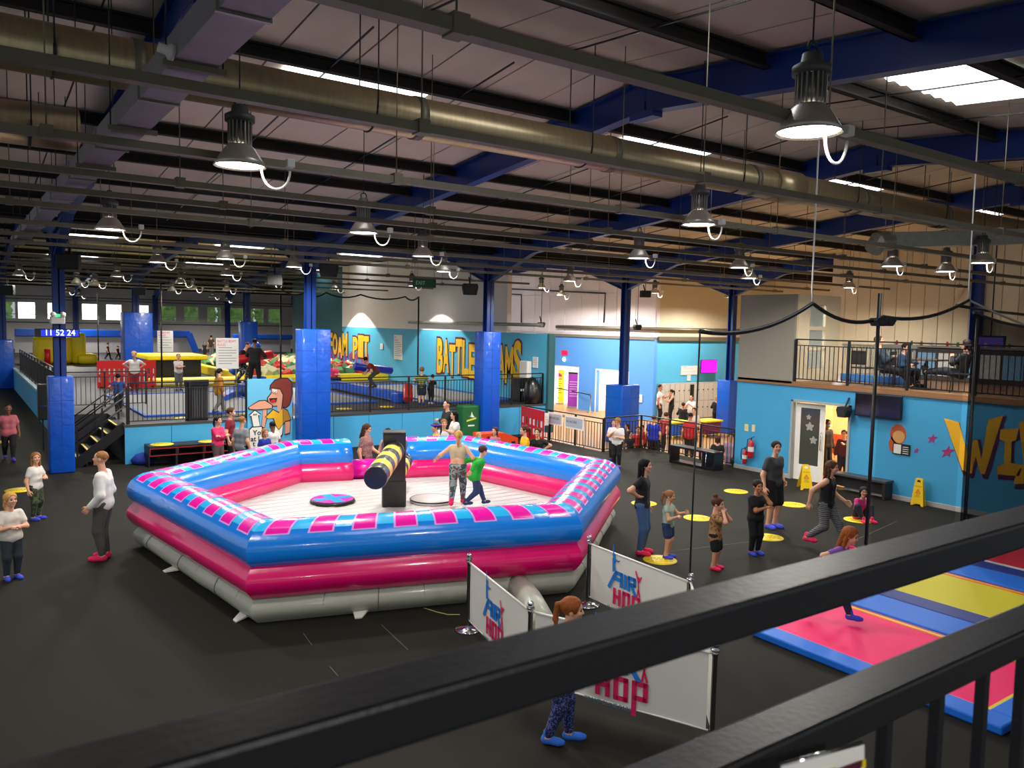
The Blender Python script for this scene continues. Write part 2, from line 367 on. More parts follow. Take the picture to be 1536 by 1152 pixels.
# ------------------------------------------------------------------ wall of the raised platform
ZP = 1.07
wp = MB().box(18.0, 18.2, 23.3, 42.3, ZP-1.07, 3.65)
WP = struct('wall_platform', wp, mat('aqua_wall_paint', '#4fb0d2', .6, var=.06, vs=1.5), 'aqua graffiti wall along the platform')
struct('wall_platform_upper', MB().box(18.0, 18.2, 26.0, 42.3, 3.65, 7.0), WHITE, 'white wall above the graffiti')
struct('wall_platform_teal', MB().box(18.0, 18.2, 42.3, 50.3, 0, 7.0), DTEAL, 'dark teal full height wall at the far end of the platform')
struct('trim_platform_corner', MB().cbox(17.97, 18.25, 23.18, 23.32, 0, 3.66, .01), DTEAL, 'dark teal end post of the graffiti wall')
# ------------------------------------------------------------------ platform
pf = MB().box(3.75, 18, 23.36, 50, 0, ZP).box(2.66, 3.75, 26.4, 50, 0, ZP).box(2.66, 30.8, 50, 77.4, 0, ZP)
PF = struct('floor_platform', pf, mat('dark_platform_mat', '#232325', .6, var=.2, vs=10), 'raised dark platform of the battle beam area')
xs = list(np.linspace(3.72, 17.97, 13))
me = boxmesh(xs[1]-xs[0]-.012, .04, ZP-.06, SKYB, .006)
for i in range(12): put('panel', me, PF, ((xs[i]+xs[i+1])/2, 23.335, (ZP-.06)/2))
me = boxmesh(.04, 2.35, ZP-.06, SKYB, .006)
for i in range(10): put('panel', me, PF, (2.64, 27.6+2.37*i, (ZP-.06)/2))
MB().box(3.7, 18, 23.3, 23.5, ZP-.06, ZP+.005).build('edge_trim', mat('grey_edge_trim', '#3a3a3c', .5), PF)
MB().box(2.6, 2.75, 26.4, 50, ZP-.06, ZP+.03).build('edge_trim', mat('pale_edge_trim', '#9fb6bf', .5), PF)
# ------------------------------------------------------------------ far wall with windows
YF = 78.0
wxs = []
for px in (10, 40, 84, 135, 171, 212, 253, 287, 321, 355, 386, 412): wxs.append(atY(px, 470, YF)[0])
zw0, zw1, hw = 3.55, 5.0, .66
b = MB().box(-8, 31, YF, YF+.3, 0, zw0).box(-8, 31, YF, YF+.3, zw1, 7)
edges = [-8]+[e for x in wxs for e in (x-hw, x+hw)]+[31]
for a, c in zip(edges[::2], edges[1::2]): b.box(a, c, YF, YF+.3, zw0, zw1)
WF = struct('wall_far', b, mat('far_wall_white', '#cfcac4', .7, var=.04), 'white far wall with a row of windows')
BLIND = mat('sunlit_white_blind', '#ffffff', .6, emit=3.0); GLS = glassmat('clear_glass', '#e8f0f0', .12)
for i, x in enumerate(wxs):
    wd = struct('window_%d' % (i+1), MB().box(x-hw, x+hw, YF+.12, YF+.13, zw0, zw1), BLIND if i in (1, 2, 3, 4, 5) else GLS, 'far window %d from the left %s' % (i+1, 'with a bright white blind' if i in (1, 2, 3, 4, 5) else 'with trees outside'))
    f = MB()
    for a, c in ((x-hw, x-hw+.06), (x+hw-.06, x+hw)): f.box(a, c, YF+.04, YF+.12, zw0, zw1)
    f.box(x-hw, x+hw, YF+.04, YF+.12, zw0+.38, zw0+.44).box(x-hw, x+hw, YF+.04, YF+.12, zw1-.06, zw1).box(x-hw, x+hw, YF+.0, YF+.12, zw0, zw0+.06)
    f.build('window_frame', WHT, wd)
for z in (3.3, 5.25, 5.5): MB().tube([(-8, YF-.1, z), (31, YF-.1, z)], .04, 6).build('conduit', mat('conduit_grey', '#5c5854', .5), WF)
struct('wall_hall_three_side', MB().box(30.8, 31, 50.3, 78, 0, 7), WHITE, 'side wall at the far end')
# trees outside
LEAF = mat('sunlit_leaves', '#7fae4a', .7, var=.6, vs=2.2, bump=1, bs=3)
for i, (x, r) in enumerate(((2.5, 1.7), (16.2, 1.6), (19.9, 1.65), (23.6, 1.65), (27.3, 1.65))):
    bm = bmesh.new(); bmesh.ops.create_icosphere(bm, subdivisions=4, radius=r)
    for v in bm.verts: v.co *= 1+.22*math.sin(v.co.x*5+i)*math.sin(v.co.y*6)*math.cos(v.co.z*5+i)+rng.uniform(-.06, .06)
    me = bpy.data.meshes.new('foliage'); bm.to_mesh(me); bm.free(); me.materials.append(LEAF)
    t = thing('tree', ['tree outside the leftmost far window', 'first tree outside the right hand windows', 'second tree outside the right hand windows', 'third tree outside the right hand windows', 'fourth tree outside the right hand windows'][i], 'tree', (x, 82.5, 0))
    put('crown', me, t, (0, 0, 4.3)); MB().tube([(0, 0, 0), (.1, 0, 3)], [.22, .15], 8).build('trunk', PURL, t)
struct('floor_ground', MB().box(-12, 36, 82, 96, -.1, 0), mat('outdoor_grass', '#5f8a3a', .9, var=.3), 'grass outside the far windows')
# ------------------------------------------------------------------ columns
def icol(b, x, y, z0, z1, s=.27):
    b.box(x-s/2, x+s/2, y-s/2, y-s/2+.03, z0, z1).box(x-s/2, x+s/2, y+s/2-.03, y+s/2, z0, z1).box(x-.015, x+.015, y-s/2, y+s/2, z0, z1)
def pad(x0, x1, y0, y1, z1, parent, name='column_pad', zb=0.0):
    b = MB(); b.cbox(x0, x1, y0, y1, zb+.005, z1, .035, 0, True)
    o = b.build(name, PADB, parent)
    s_ = MB()
    for z in np.arange(.6, z1-.1, .62): s_.box(x0-.003, x1+.003, y0-.003, y1+.003, z, z+.012)
    s_.box((x0+x1)/2-.006, (x0+x1)/2+.006, y0-.004, y0, .02, z1-.03)
    s_.build('seam', mat('pad_seam_blue', '#083f9c', .5), o); return o
cols = [(2.2, 'leftmost tall blue column with the LED clock', (1.92, 2.48, 22.72, 23.22, 2.45)), (8.72, 'tall blue column with the wide pad beside the mural', (8.38, 9.27, 22.6, 23.2, 3.72)),
        (15.07, 'tall blue column in front of the graffiti lettering', (14.72, 15.42, 22.6, 23.2, 3.72)), (21.45, 'blue column with the square pad near reception', (20.98, 21.92, 22.45, 23.4, 1.72)),
        (27.75, 'blue column beside the lockers', (27.35, 28.1, 22.55, 23.25, 1.75))]
for x, lab, pd in cols:
    t = thing('steel_column', lab, 'column', (0, 0, 0)); b = MB(); icol(b, x, 22.9, 0 if x < 16 else ZW, 5.9); b.build('shaft', BLUE, t); pad(*pd, t, zb=0 if x < 16 else ZW)
for x, y, lab, pd in [(2.2, 50.3, 'padded blue column at the left edge of the photo', (1.75, 2.65, 49.8, 50.8, 2.6)), (8.72, 50.3, 'far blue column with the tall wide pad behind the red barriers', (8.0, 9.5, 49.6, 51, 4.2)), (15.07, 50.3, 'far blue column behind the pugil fighters', (14.7, 15.6, 49.8, 50.8, 3.8)),
                      (8.72, 77.6, 'slim blue column between the bright far windows', None), (15.07, 77.6, 'slim blue column beside the far padded column', None), (21.45, 77.6, 'slim blue column between the tree windows', None)]:
    t = thing('steel_column', lab, 'column', (0, 0, 0)); b = MB(); icol(b, x, y, 0, 5.9, .34 if pd else .4); b.build('shaft', BLUE, t)
    if pd: pad(*pd, t)
# end wall column beside the balcony
t = thing('steel_column', 'blue column on the cream wall at the right of the balcony', 'column'); b = MB(); icol(b, 27.4, 12.65, zM, 7.2, .3); b.build('shaft', BLUE, t)
# ------------------------------------------------------------------ overhead services
ROUND = mat('spiral_duct_galvanised', '#b3a17c', .36, metal=.7, var=.22, vs=3, stretch=(8, 1, 1))
def duct(name, label, x0, x1, Y, z, r, joints):
    t = thing(name, label, 'duct'); b = MB(); b.tube([(x0, Y, z), (x1, Y, z)], r, 32); b.build('duct_shell', ROUND, t)
    for j in joints:
        MB().tube([(j-.05, Y, z), (j+.05, Y, z)], r+.012, 32).build('joint_band', GALVD, t)
    for x in np.arange(math.ceil(x0)+.6, x1, 3.1):
        h = MB(); h.tube([(x, Y-r-.01, z-.02), (x, Y-r-.01, zsheet(Y, 9)-.02)], .008, 5); h.tube([(x, Y+r+.01, z-.02), (x, Y+r+.01, zsheet(Y, 9)-.02)], .008, 5)
        h.tube([(x, Y+math.cos(a)*(r+.008), z+math.sin(a)*(r+.008)) for a in np.linspace(PI, 2*PI, 12)], .012, 5); h.build('hanger', DARK, t)
    return t
duct('spiral_duct', 'long round galvanised duct crossing the whole ceiling', -6, 27.5, 8.45, 6.37, .235, (1.5, 4.5, 7.5, 10.5, 13.5, 16.5))
d2 = duct('spiral_duct', 'short wide dull duct at the upper left behind the box duct', -6, 1.3, 11.0, 6.2, .25, (-1.0,))
MB().tube([(11.0, 8.45, 6.37), (11.7, 8.45, 6.37)], .27, 32).build('sleeve', ROUND, bpy.data.objects['spiral_duct'])
# pale branch duct at the right
t = thing('branch_duct', 'pale square duct elbow hanging below the round duct at right', 'duct'); p = atY(1340, 358, 8.6)
b = MB(); b.bar((p[0]+.25, 8.9, p[2]), (p[0]+3.2, 7.6, p[2]+.22), .34, .3); b.build('duct_shell', GALV, t)
b = MB(); b.tube([(p[0]+.35, 8.85, p[2]), (p[0]+.1, 8.97, p[2]-.03), (p[0]-.02, 9.0, p[2]-.2)], [.2, .21, .17], 10, smooth=False); b.build('elbow', GALV, t)
# box section duct at the upper left
t = thing('box_duct', 'rectangular galvanised duct running down the hall at upper left', 'duct')
b = MB().box(1.19, 1.46, -2, 22.4, 5.62, 5.8); b.build('duct_shell', mat('pale_galvanised', '#8d8990', .5, metal=.5, var=.15, vs=5), t)
for y in np.arange(1.2, 22, 2.15):
    MB().box(1.13, 1.52, y-.02, y+.02, 5.58, 5.62).build('support_channel', GALVD, t)
    h = MB(); h.tube([(1.15, y, 5.59), (1.15, y, zsheet(y, 9))], .006, 5).tube([(1.5, y, 5.59), (1.5, y, zsheet(y, 9))], .006, 5); h.build('hanger_rod', DARK, t)
for y in np.arange(2.3, 22, 2.15): MB().box(1.175, 1.475, y-.015, y+.015, 5.605, 5.815).build('joint_flange', GALV, t)
MB().lathe([(0, 0), (.05, 0), (.055, .03), (.03, .05), (.03, .1), (0, .1)], 14, atX(262, 80, 1.19), axis=(-1, 0, .2)).build('test_cap', OFFW, t)
trays = [3.7, 5.73, 7.95, 9.87, 11.4, 13.1, 15.8, 18.2, 20.3, 24.6, 28.2, 32.0, 36.6, 42.0, 46.5]
ordn = ['first', 'second', 'third', 'fourth', 'fifth', 'sixth', 'seventh', 'eighth', 'ninth', 'tenth', 'eleventh', 'twelfth', 'thirteenth', 'fourteenth', 'fifteenth']
for i, y in enumerate(trays):
    t = thing('cable_trunking', 'grey metal cable trunking under the roof, %s counted from the camera' % ordn[i], 'trunking')
    x1 = 27.6 if y < 23 else 18; rid = 9.0 if y < 22.9 else 36.6
    MB().box(-6, x1, y-.05, y+.05, 5.5, 5.57).build('channel', GALVD, t)
    for x in np.arange(-4.4+(i % 3)*.9, x1, 3.3):
        h = MB(); h.box(x-.05, x+.05, y-.06, y+.06, 5.49, 5.6); h.tube([(x, y, 5.57), (x, y, zsheet(y, rid)-.02)], .007, 5); h.build('hanger', GALVD, t)
# ------------------------------------------------------------------ high bay lamps
REFL = mat('lamp_reflector_grey', '#b9b1a3', .35, metal=.5); GLOW = mat('lamp_lens_light', '#fff8ec', .3, emit=22.0)
FIN = mat('lamp_fins_aluminium', '#8e8a84', .4, metal=.6); CAB = mat('white_flex', '#f4f2ee', .4)
bmh = MB().lathe([(.1, .2), (.135, .17), (.2, .07), (.24, .0), (.232, .0), (.19, .07), (.125, .165), (.09, .19)], 28)
lens_me = MB().lathe([(0, .03), (.2, .03), (.215, .015), (0, .012)], 24).mesh('lens'); lens_me.materials.append(GLOW)
refl_me = bmh.mesh('reflector'); refl_me.materials.append(REFL)
fb = MB().lathe([(0, .19), (.085, .19), (.085, .42), (0, .42)], 24)
for k in range(18):
    a = 2*PI*k/18; fb.bar((.095*math.cos(a), .095*math.sin(a), .2), (.095*math.cos(a), .095*math.sin(a), .41), .012, .03, up=(math.cos(a), math.sin(a), 0))
fin_me = fb.mesh('heat_sink'); fin_me.materials.append(FIN)
cap_me = MB().lathe([(0, .41), (.135, .41), (.135, .47), (.08, .5), (.07, .56), (0, .57)], 20).mesh('driver_housing'); cap_me.materials.append(mat('lamp_driver_dark', '#4b4b49', .5))
hk = MB().tube([(.0+.05*math.cos(a), 0, .6+.05*math.sin(a)) for a in np.linspace(0, 2*PI, 13)], .01, 6)
hook_me = hk.mesh('hook'); hook_me.materials.append(DARK)
cb_me = MB().tube([(.34-.14*math.cos(a), 0, .02-.19*math.sin(a)) for a in np.linspace(0, PI, 15)], .012, 7).mesh('flex'); cb_me.materials.append(CAB)
sk_me = MB().cbox(.44, .52, -.04, .04, .05, .13, .01).mesh('socket'); sk_me.materials.append(OFFW)
LAMPS = [((1213, 200), 'big high bay lamp nearest to the camera at upper right'), ((360, 250), 'big high bay lamp at upper left beside the box duct'), ((1048, 338), 'high bay lamp in front of the third rafter at centre right'),
 ((545, 350), 'high bay lamp with hooked white flex in front of the second rafter'), ((634, 385), 'high bay lamp right of the hooked one above the arena'), ((165, 345), 'high bay lamp in front of the leftmost column head'), ((958, 388), 'dark backed high bay lamp under the small middle rooflight'),
 ((1124, 418), 'white shaded lamp over the fire extinguishers'), ((1273, 432), 'white shaded lamp beside the kiosk on the balcony'), ((1338, 400), 'leftmost lamp of the row over the balcony'), ((1418, 408), 'middle lamp of the row over the balcony'), ((1473, 395), 'rightmost lamp of the row over the balcony'),
 ((338, 389), 'lamp left of the wide padded column, nearest of the three in line'), ((340, 413), 'lamp left of the wide padded column, second of the three in line'), ((340, 436), 'lamp left of the wide padded column, farthest of the three in line'), ((441, 401), 'lamp just left of the wide padded column head'), ((406, 426), 'lamp above the pugil fighters'),
 ((665, 408), 'lamp just left of the graffiti column head'), ((696, 432), 'lamp washing the white wall over the graffiti'), ((563, 428), 'lamp washing the white wall over the foam pit'), ((812, 432), 'lamp in front of the pinkish cladding'), ((855, 422), 'lamp left of the reception column head'),
 ((29, 413), 'far lamp near the left edge of the photo'), ((115, 425), 'far lamp right of the clock column'), ((142, 427), 'second far lamp right of the clock column'), ((176, 415), 'far lamp left of the tall padded far column'), ((236, 394), 'small bright lamp above the first rules board'), ((271, 425), 'far lamp over the black and yellow box'), ((258, 436), 'small far lamp over the yellow box'), ((289, 434), 'far lamp over the slanted blue pad')]
def lamp(p, lab, power=LAMP_W, cone=2.95, bl=.4):
    t = thing('high_bay_lamp', lab, 'lamp', p, 0.0)
    for n_, me in (('reflector', refl_me), ('lens', lens_me), ('heat_sink', fin_me), ('driver_housing', cap_me), ('hook', hook_me), ('flex', cb_me), ('socket', sk_me)): put(n_, me, t)
    rid = 9.0 if p[1] < 22.9 else 36.6 if p[1] < 50.3 else 64.1
    MB().tube([(0, 0, .63), (0, 0, zsheet(p[1], rid)-p[2])], .007, 5).build('chain', DARK, t)
    L = spot_light('lamp_light', (0, 0, -.05), power, cone, bl, .2 if cone > 2 else .06, parent=t)
    return t
LK_ = {(812, 432): 4.0, (855, 422): 2.6, (1124, 418): 2.2, (563, 428): 3.5, (696, 432): 1.5, (665, 408): 1.8, (1418, 408): 1.0, (1338, 400): 1.0, (1473, 395): .8, (1273, 432): 1.6}
WASH = {(563, 428): ((16.5, 39.8, 5.6), 900, 1.85), (696, 432): ((16.5, 31.2, 5.55), 800, 1.85), (812, 432): (atX(812, 432, 23.0), 1500, 2.95)}
for q, lab in LAMPS:
    if q in WASH: lamp(WASH[q][0], lab, WASH[q][1], WASH[q][2], .12); continue
    p = gp(q[0], q[1], 5.42); k = LK_.get(q, .6 if p[1] < 10 else (1.5 if p[1] < 24 and p[0] < 13 else 1.2)); lamp(p, lab, LAMP_W*k)
for i, p in enumerate(((-1.5, 12.3, 5.42), (-1.2, 4.0, 5.42), (15.2, 12.4, 5.42), (24.5, 24.4, 5.42), (29.5, 24.6, 5.42), (24.3, 30.5, 5.42), (1.2, -3.2, 5.42), (6, 58, 5.42), (15, 58, 5.42), (8, 69, 5.42), (19, 69, 5.42))):  # left edge, reception and gallery lamps are added to brighten walls and rail
    lamp(p, ['added fill lamp beyond the left edge over the walkway', 'added fill lamp beyond the left edge beside the camera', 'lamp over the waiting dots', 'added fill lamp over the reception floor', 'added fill lamp over the lockers', 'added fill lamp in front of the reception doorways', 'added fill lamp over the viewing gallery behind the camera', 'left far lamp over the yellow slide', 'right far lamp beyond the foam pit', 'left lamp nearest the far windows', 'right lamp nearest the far windows'][i], LAMP_W*(1 if i < 3 else (.8 if i == 6 else 3.5 if i < 6 else 4.0)))
# speakers hung from columns and roof
def speaker(p, lab, w=.34, h=.26, rz=0.0, wedge=True, hang=None, brk=True):
    t = thing('loudspeaker', lab, 'speaker', p, rz)
    b = MB()
    if wedge: b.prism([(-w/2, h*.18), (-w/2+.05, -h/2), (w/2-.05, -h/2), (w/2, h*.18), (w/2-.03, h/2), (-w/2+.03, h/2)], (0, .12, 0), (1, 0, 0), (0, 0, 1), .24)
    else: b.cbox(-w/2, w/2, -.14, .14, -h/2, h/2, .02)
    b.build('cabinet', mat('speaker_black', '#141312', .6), t)
    MB().box(-w/2+.05, w/2-.05, -.135, -.122, -h/2+.04, h/2-.05).build('grille', DARK, t)
    if brk: MB().bar((0, .05, h/2), (0, .2, h/2+.22), .04, .02).build('bracket', BLK, t)
    if hang: MB().tube([(0, 0, h/2-.02), (0, 0, hang-p[2])], .012, 6).build('hanger_rod', BLK, t)
for px, py, Y, lab, w_, wg in [(493, 405, 21.5, 'black wedge speaker hanging right of the wide padded column', .55, True), (412, 420, 22.5, 'dark square speaker left of the wide padded column', .42, False), (705, 434, 22.0, 'black speaker left of the graffiti column', .5, True), (968, 441, 22.0, 'black speaker right of the reception column', .36, False),
                               (812, 487, 24, 'small black speaker on the ledge pipe left of the red notice', .26, True), (956, 491, 23.6, 'small black speaker on the ledge pipe beside the reception column', .3, True), (103, 393, 22.3, 'big square speaker on the clock column', .5, False), (10, 435, 35, 'square speaker at the left edge of the photo', .5, False), (210, 437, 40, 'speaker on the far padded column', .5, False)]:
    speaker(atY(px, py, Y), lab, w_, w_*.72, math.radians(-20), wg, zsheet(Y, 9.0 if Y < 22.9 else 36.6)-.02)
# ------------------------------------------------------------------ inflatable arena
IB = mat('inflatable_blue_vinyl', '#0f84ee', .22, var=.05, vs=2, bump=.18, bs=7, coat=.5)
IC = mat('cyan_and_lit_blue_vinyl', '#22b4f2', .2, var=.05, vs=2, bump=.18, bs=9, coat=.5)  # lighter blue paints the lit tube top; also colours the podium cross
IP = mat('inflatable_pink_vinyl', '#ea0a70', .26, var=.06, vs=2, bump=.2, bs=6, coat=.45)
IM = mat('inflatable_magenta_patch', '#f014a8', .22, coat=.4)
IL = mat('patch_lilac_edge', '#d69ae8', .4)
IG = mat('inflatable_grey_vinyl', '#b2b3a6', .38, var=.1, vs=3, bump=.45, bs=5, coat=.2)
IF = mat('inflatable_white_floor', '#c9c5c2', .5, var=.08, vs=4, bump=.3, bs=6)
AC = np.array((6.72, 13.33))
HV = np.array([(3.05, 10.12), (7.5, 8.85), (10.98, 11.8), (10.24, 16.3), (6.02, 17.5), (2.46, 14.88)])
def hexpt(k, t, d):
    """point on side k at fraction t, inset d from the outer face"""
    def corner(i):
        a, b, c = HV[(i-1) % 6], HV[i % 6], HV[(i+1) % 6]; u = (b-a)/np.linalg.norm(b-a); w_ = (c-b)/np.linalg.norm(c-b)
        n1, n2 = np.array((-u[1], u[0])), np.array((-w_[1], w_[0])); m = n1+n2; return b+m*d/(m@n1)
    return corner(k)*(1-t)+corner(k+1)*t
GAP = (.395, .685)      # opening in the back side (side 3), measured from its right end
def ring(prof, closed=False):
    b = MB(); n = len(prof); SUB = 10
    for k in range(6):
        runs = [(0, 1)] if k != 3 else [(0, GAP[0]), (GAP[1], 1)]
        for t0, t1 in runs:
            m = max(2, int(SUB*(t1-t0))); o = len(b.v)
            for i in range(m+1):
                t = t0+(t1-t0)*i/m
                wob = .01*math.sin(i*2.1+k)
                for d, z in prof:
                    p = hexpt(k, t, d+wob*(.05 < z < .34)); b.v.append((p[0], p[1], z))
            for i in range(m):
                for j in range(n-1):
                    b.f.append((o+i*n+j, o+(i+1)*n+j, o+(i+1)*n+j+1, o+i*n+j+1)); b.mi.append(0); b.sm.append(True)
            if k == 3:
                if t1 < 1: b.f.append(tuple(o+m*n+j for j in range(n))); b.mi.append(0); b.sm.append(False)
                else: b.f.append(tuple(o+j for j in reversed(range(n)))); b.mi.append(0); b.sm.append(False)
    return b
arc = lambda d0, z0, d1, z1, bulge, n=7: [(d0+(d1-d0)*i/n-bulge*math.sin(PI*i/n), z0+(z1-z0)*i/n) for i in range(n+1)]
ARENA = thing('inflatable_arena', 'large hexagonal blue and pink inflatable arena in the middle of the floor', 'inflatable', (0, 0, 0))
ring(arc(.16, .0, .12, .36, .12)).build('base_tube', IG, ARENA)
ring(arc(.06, .36, .04, .79, .12)).build('lower_tube', IP, ARENA)
top = [(.04, .79), (-.03, .86), (-.06, .95), (-.05, 1.06), (0, 1.16), (.09, 1.245)]
ring(top).build('upper_tube', IB, ARENA)
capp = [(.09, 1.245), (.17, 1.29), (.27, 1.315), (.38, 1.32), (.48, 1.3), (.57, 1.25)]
ring(capp).build('lit_top_band', IC, ARENA)  # light from above on the blue tube, put into its colour
ring([(.57, 1.25), (.66, 1.17), (.72, 1.05), (.74, .95), (.69, .84)]).build('inner_upper_tube', IB, ARENA)
ring(list(reversed(arc(.72, .42, .69, .84, -.1)))).build('inner_lower_tube', IP, ARENA)
fl = MB(); N = 6
V = [tuple(AC)+(.44,)]+[tuple(hexpt(k, 0, .66))+(.44,) for k in range(6)]
fl.add(V, [(0, i+1, (i+1) % 6+1) for i in range(6)]); fl.build('bounce_floor', IF, ARENA)
ribs = MB()
for i in range(-10, 11):
    y = AC[1]+i*.28; half = 3.0*math.sqrt(max(0, 1-(i*.28/3.2)**2)); ribs.tube([(AC[0]-half, y, .43), (AC[0]+half, y, .43)], .022, 6)
ribs.build('floor_baffles', IF, ARENA)
def patch(k, ta, tb):
    def grid(prof, t0, t1, lift):
        n = len(prof); v = []
        for i in range(5):
            t = t0+(t1-t0)*i/4
            for d, z in prof: p = hexpt(k, t, d); v.append((p[0], p[1], z+lift))
        return v, [(i*n+j, (i+1)*n+j, (i+1)*n+j+1, i*n+j+1) for i in range(4) for j in range(n-1)]
    e = .006
    pr = [(.05, 1.205), (.095, 1.25), (.17, 1.291), (.27, 1.316), (.38, 1.321), (.48, 1.301), (.56, 1.256)]
    v, f = grid(pr, ta, tb, .006); o = MB().add(v, f, 0, True).build('stripe_patch', IM, ARENA)
    pr2 = [(.03, 1.185)]+pr[1:-1]+[(.572, 1.248)]
    v, f = grid(pr2, ta-e, tb+e, .003); MB().add(v, f, 0, True).build('patch_border', IL, o)
for k in range(6):
    n = 8
    for i in range(n):
        ta = (i+.28)/n; tb = (i+.78)/n
        if k == 3 and tb > GAP[0]-.01 and ta < GAP[1]+.01: continue
        patch(k, ta, tb)
# seams on the tubes
SEAM = mat('vinyl_seam_grey', '#5f615a', .6)
for k in (0, 1, 5):
    for t in ((.2, .36, .5, .64, .8) if k == 0 else (.15, .3, .45, .6, .75, .9)):
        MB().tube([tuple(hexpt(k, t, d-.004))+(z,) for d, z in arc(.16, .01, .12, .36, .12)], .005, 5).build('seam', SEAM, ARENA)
# anchor tabs and the blower sleeve
for k, t in ((5, .9), (0, .28), (0, .75), (5, .35)):
    p = hexpt(k, t, .14); q = hexpt(k, t+.05, .14); o_ = hexpt(k, t+.015, -.06); o2 = hexpt(k, t+.035, -.06)
    MB().add([(p[0], p[1], .03), (q[0], q[1], .03), (o2[0], o2[1], .004), (o_[0], o_[1], .004), (p[0], p[1], .06), (q[0], q[1], .06), (o2[0], o2[1], .022), (o_[0], o_[1], .022)], [(3, 2, 1, 0), (4, 5, 6, 7), (0, 1, 5, 4), (1, 2, 6, 5), (2, 3, 7, 6), (3, 0, 4, 7)]).build('anchor_tab', OFFW, ARENA)
p0 = hexpt(0, .82, .2); p1 = gp(822, 968)
MB().tube([(p0[0], p0[1], .2), ((p0[0]+p1[0])/2+.05, (p0[1]+p1[1])/2+.1, .2), (p1[0]+.02, p1[1]+.1, .17)], [.17, .19, .18], 16).build('blower_sleeve', IG, ARENA)
# low entrance step in the opening
ea = hexpt(3, GAP[1]+.02, .42); eb = hexpt(3, GAP[0]-.02, .42); em = ea*.9+eb*.1
MB().tube([tuple(ea*.98+eb*.02)+(.62,), tuple(em)+(.62,)], [.24, .26], 18).build('entrance_roll_end', IB, ARENA)
MB().tube([tuple(em)+(.62,), tuple(eb)+(.62,)], .235, 18).build('entrance_roll', IM, ARENA)
# pop pads on the floor
for i, (px, py, r, style) in enumerate(((499, 749, .42, 0), (648, 748, .42, 1), (832, 764, .42, 0))):
    p = gp(px, py, .5)
    o = MB().lathe([(0, .0), (r, 0), (r+.02, .03), (r, .07), (0, .075)], 32, (p[0], p[1], .44)).build('podium', BLK if style == 0 else IF, ARENA)
    if style == 0:
        MB().lathe([(0, .078), (r*.96, .074)], 32, (p[0], p[1], .445)).build('podium_top', IM, o)
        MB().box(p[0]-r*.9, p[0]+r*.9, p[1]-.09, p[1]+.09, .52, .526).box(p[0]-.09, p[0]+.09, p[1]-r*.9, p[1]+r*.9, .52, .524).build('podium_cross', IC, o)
    else:
        MB().tube([(p[0]+math.cos(a)*(r+.01), p[1]+math.sin(a)*(r+.01), .5) for a in np.linspace(0, 2*PI, 33)], .014, 6).build('podium_rim', BLK, o)
# sweeper machine
SW = thing('sweeper_machine', 'black rotating sweeper with yellow striped padded arms inside the arena', 'machine', (6.93, 13.75, .44), math.radians(-24))
BLKV = mat('black_vinyl', '#121213', .35, bump=.15, bs=12, coat=.3); YV = mat('yellow_vinyl', '#f5d90a', .35, coat=.2)
MB().cbox(-.23, .23, -.2, .2, 0, .52, .025).build('lower_housing', BLKV, SW)
MB().cbox(-.215, .215, -.19, .19, .5, 1.42, .02).build('upper_housing', BLKV, SW)
st = MB()
for x in (-.12, 0, .12): st.box(x-.004, x+.004, -.205, -.2, .03, .48)
st.build('housing_stitching', DARK, SW); MB().box(-.21, .21, -.2, .2, 1.42, 1.45).build('housing_lid', DARK, SW)
def arm(a, b, r, n):
    a = np.array(a); b = np.array(b)
    for i in range(n):
        p = a+(b-a)*i/n; q = a+(b-a)*(i+1)/n
        last = i == n-1
        MB().tube([p, q-(q-p)*.02, q] if not last else [p, p+(q-p)*.85, q-(q-p)*.03, q], [r, r, r*.985] if not last else [r, r, r*.97, r*.9], 28).build('arm_band' if not last else 'arm_end', BLKV if (i % 2 == 0 or last) else YV, SW)
inv = Matrix.Rotation(math.radians(24), 3, 'Z')
def loc_sw(p): return tuple(inv @ (Vector(p)-Vector((6.93, 13.75, .44))))
arm(loc_sw((7.25, 14.2, 1.53)), loc_sw((5.42, 11.4, 1.52)), .19, 9)
arm(loc_sw((6.95, 13.78, 1.0)), loc_sw((7.95, 15.3, 1.0)), .19, 6)
# ------------------------------------------------------------------ trampoline court
TB = mat('trampoline_pad_blue', '#0a6fe0', .55, var=.06, bump=.12, bs=160); TN = mat('trampoline_pad_navy', '#0b2f86', .55, bump=.12, bs=160)
BP = mat('trampoline_bed_pink', '#ff0f6e', .6, bump=.25, bs=260); BY = mat('trampoline_bed_yellow', '#d9cf1e', .6, bump=.25, bs=260); BR = mat('trampoline_bed_red', '#d3103c', .6, bump=.25, bs=260)
OR = mat('trampoline_trim_orange', '#f0742a', .6)
TR = thing('trampoline_court', 'row of pink, yellow and red trampolines with blue pads at lower right', 'trampoline')
def strip(x0, x1, y0, y1, m, name, z=.1): return MB().cbox(x0, x1, y0, y1, .003, z, .02 if name == 'pad' else .002).build(name, m, TR)
strip(8.45, 8.76, 3.4, 6.45, TB, 'pad'); strip(8.76, 16.6, 6.36, 6.5, TB, 'pad'); strip(8.76, 16.6, 3.4, 3.66, TB, 'pad')
for x0, x1, m in ((8.78, 10.33, BP), (11.66, 13.14, BY), (14.6, 16.2, BR)):
    strip(x0, x1, 3.7, 6.34, m, 'bed', .075)
    strip(x1, x1+.05, 3.7, 6.34, OR, 'trim', .08); strip(x1+.05, x1+.09, 3.7, 6.34, YEL, 'trim', .08); strip(x1+.09, x1+.14, 3.7, 6.34, REDP, 'trim', .08)
    strip(x0, x1, 3.66, 3.7, YEL, 'trim', .085); strip(x0-.02, x0, 3.7, 6.34, OFFW, 'trim', .085)
    strip(x1+.16, x1+.87, 3.68, 6.34, TB, 'pad'); strip(x1+.88, x1+1.3, 3.68, 6.34, TN, 'pad')
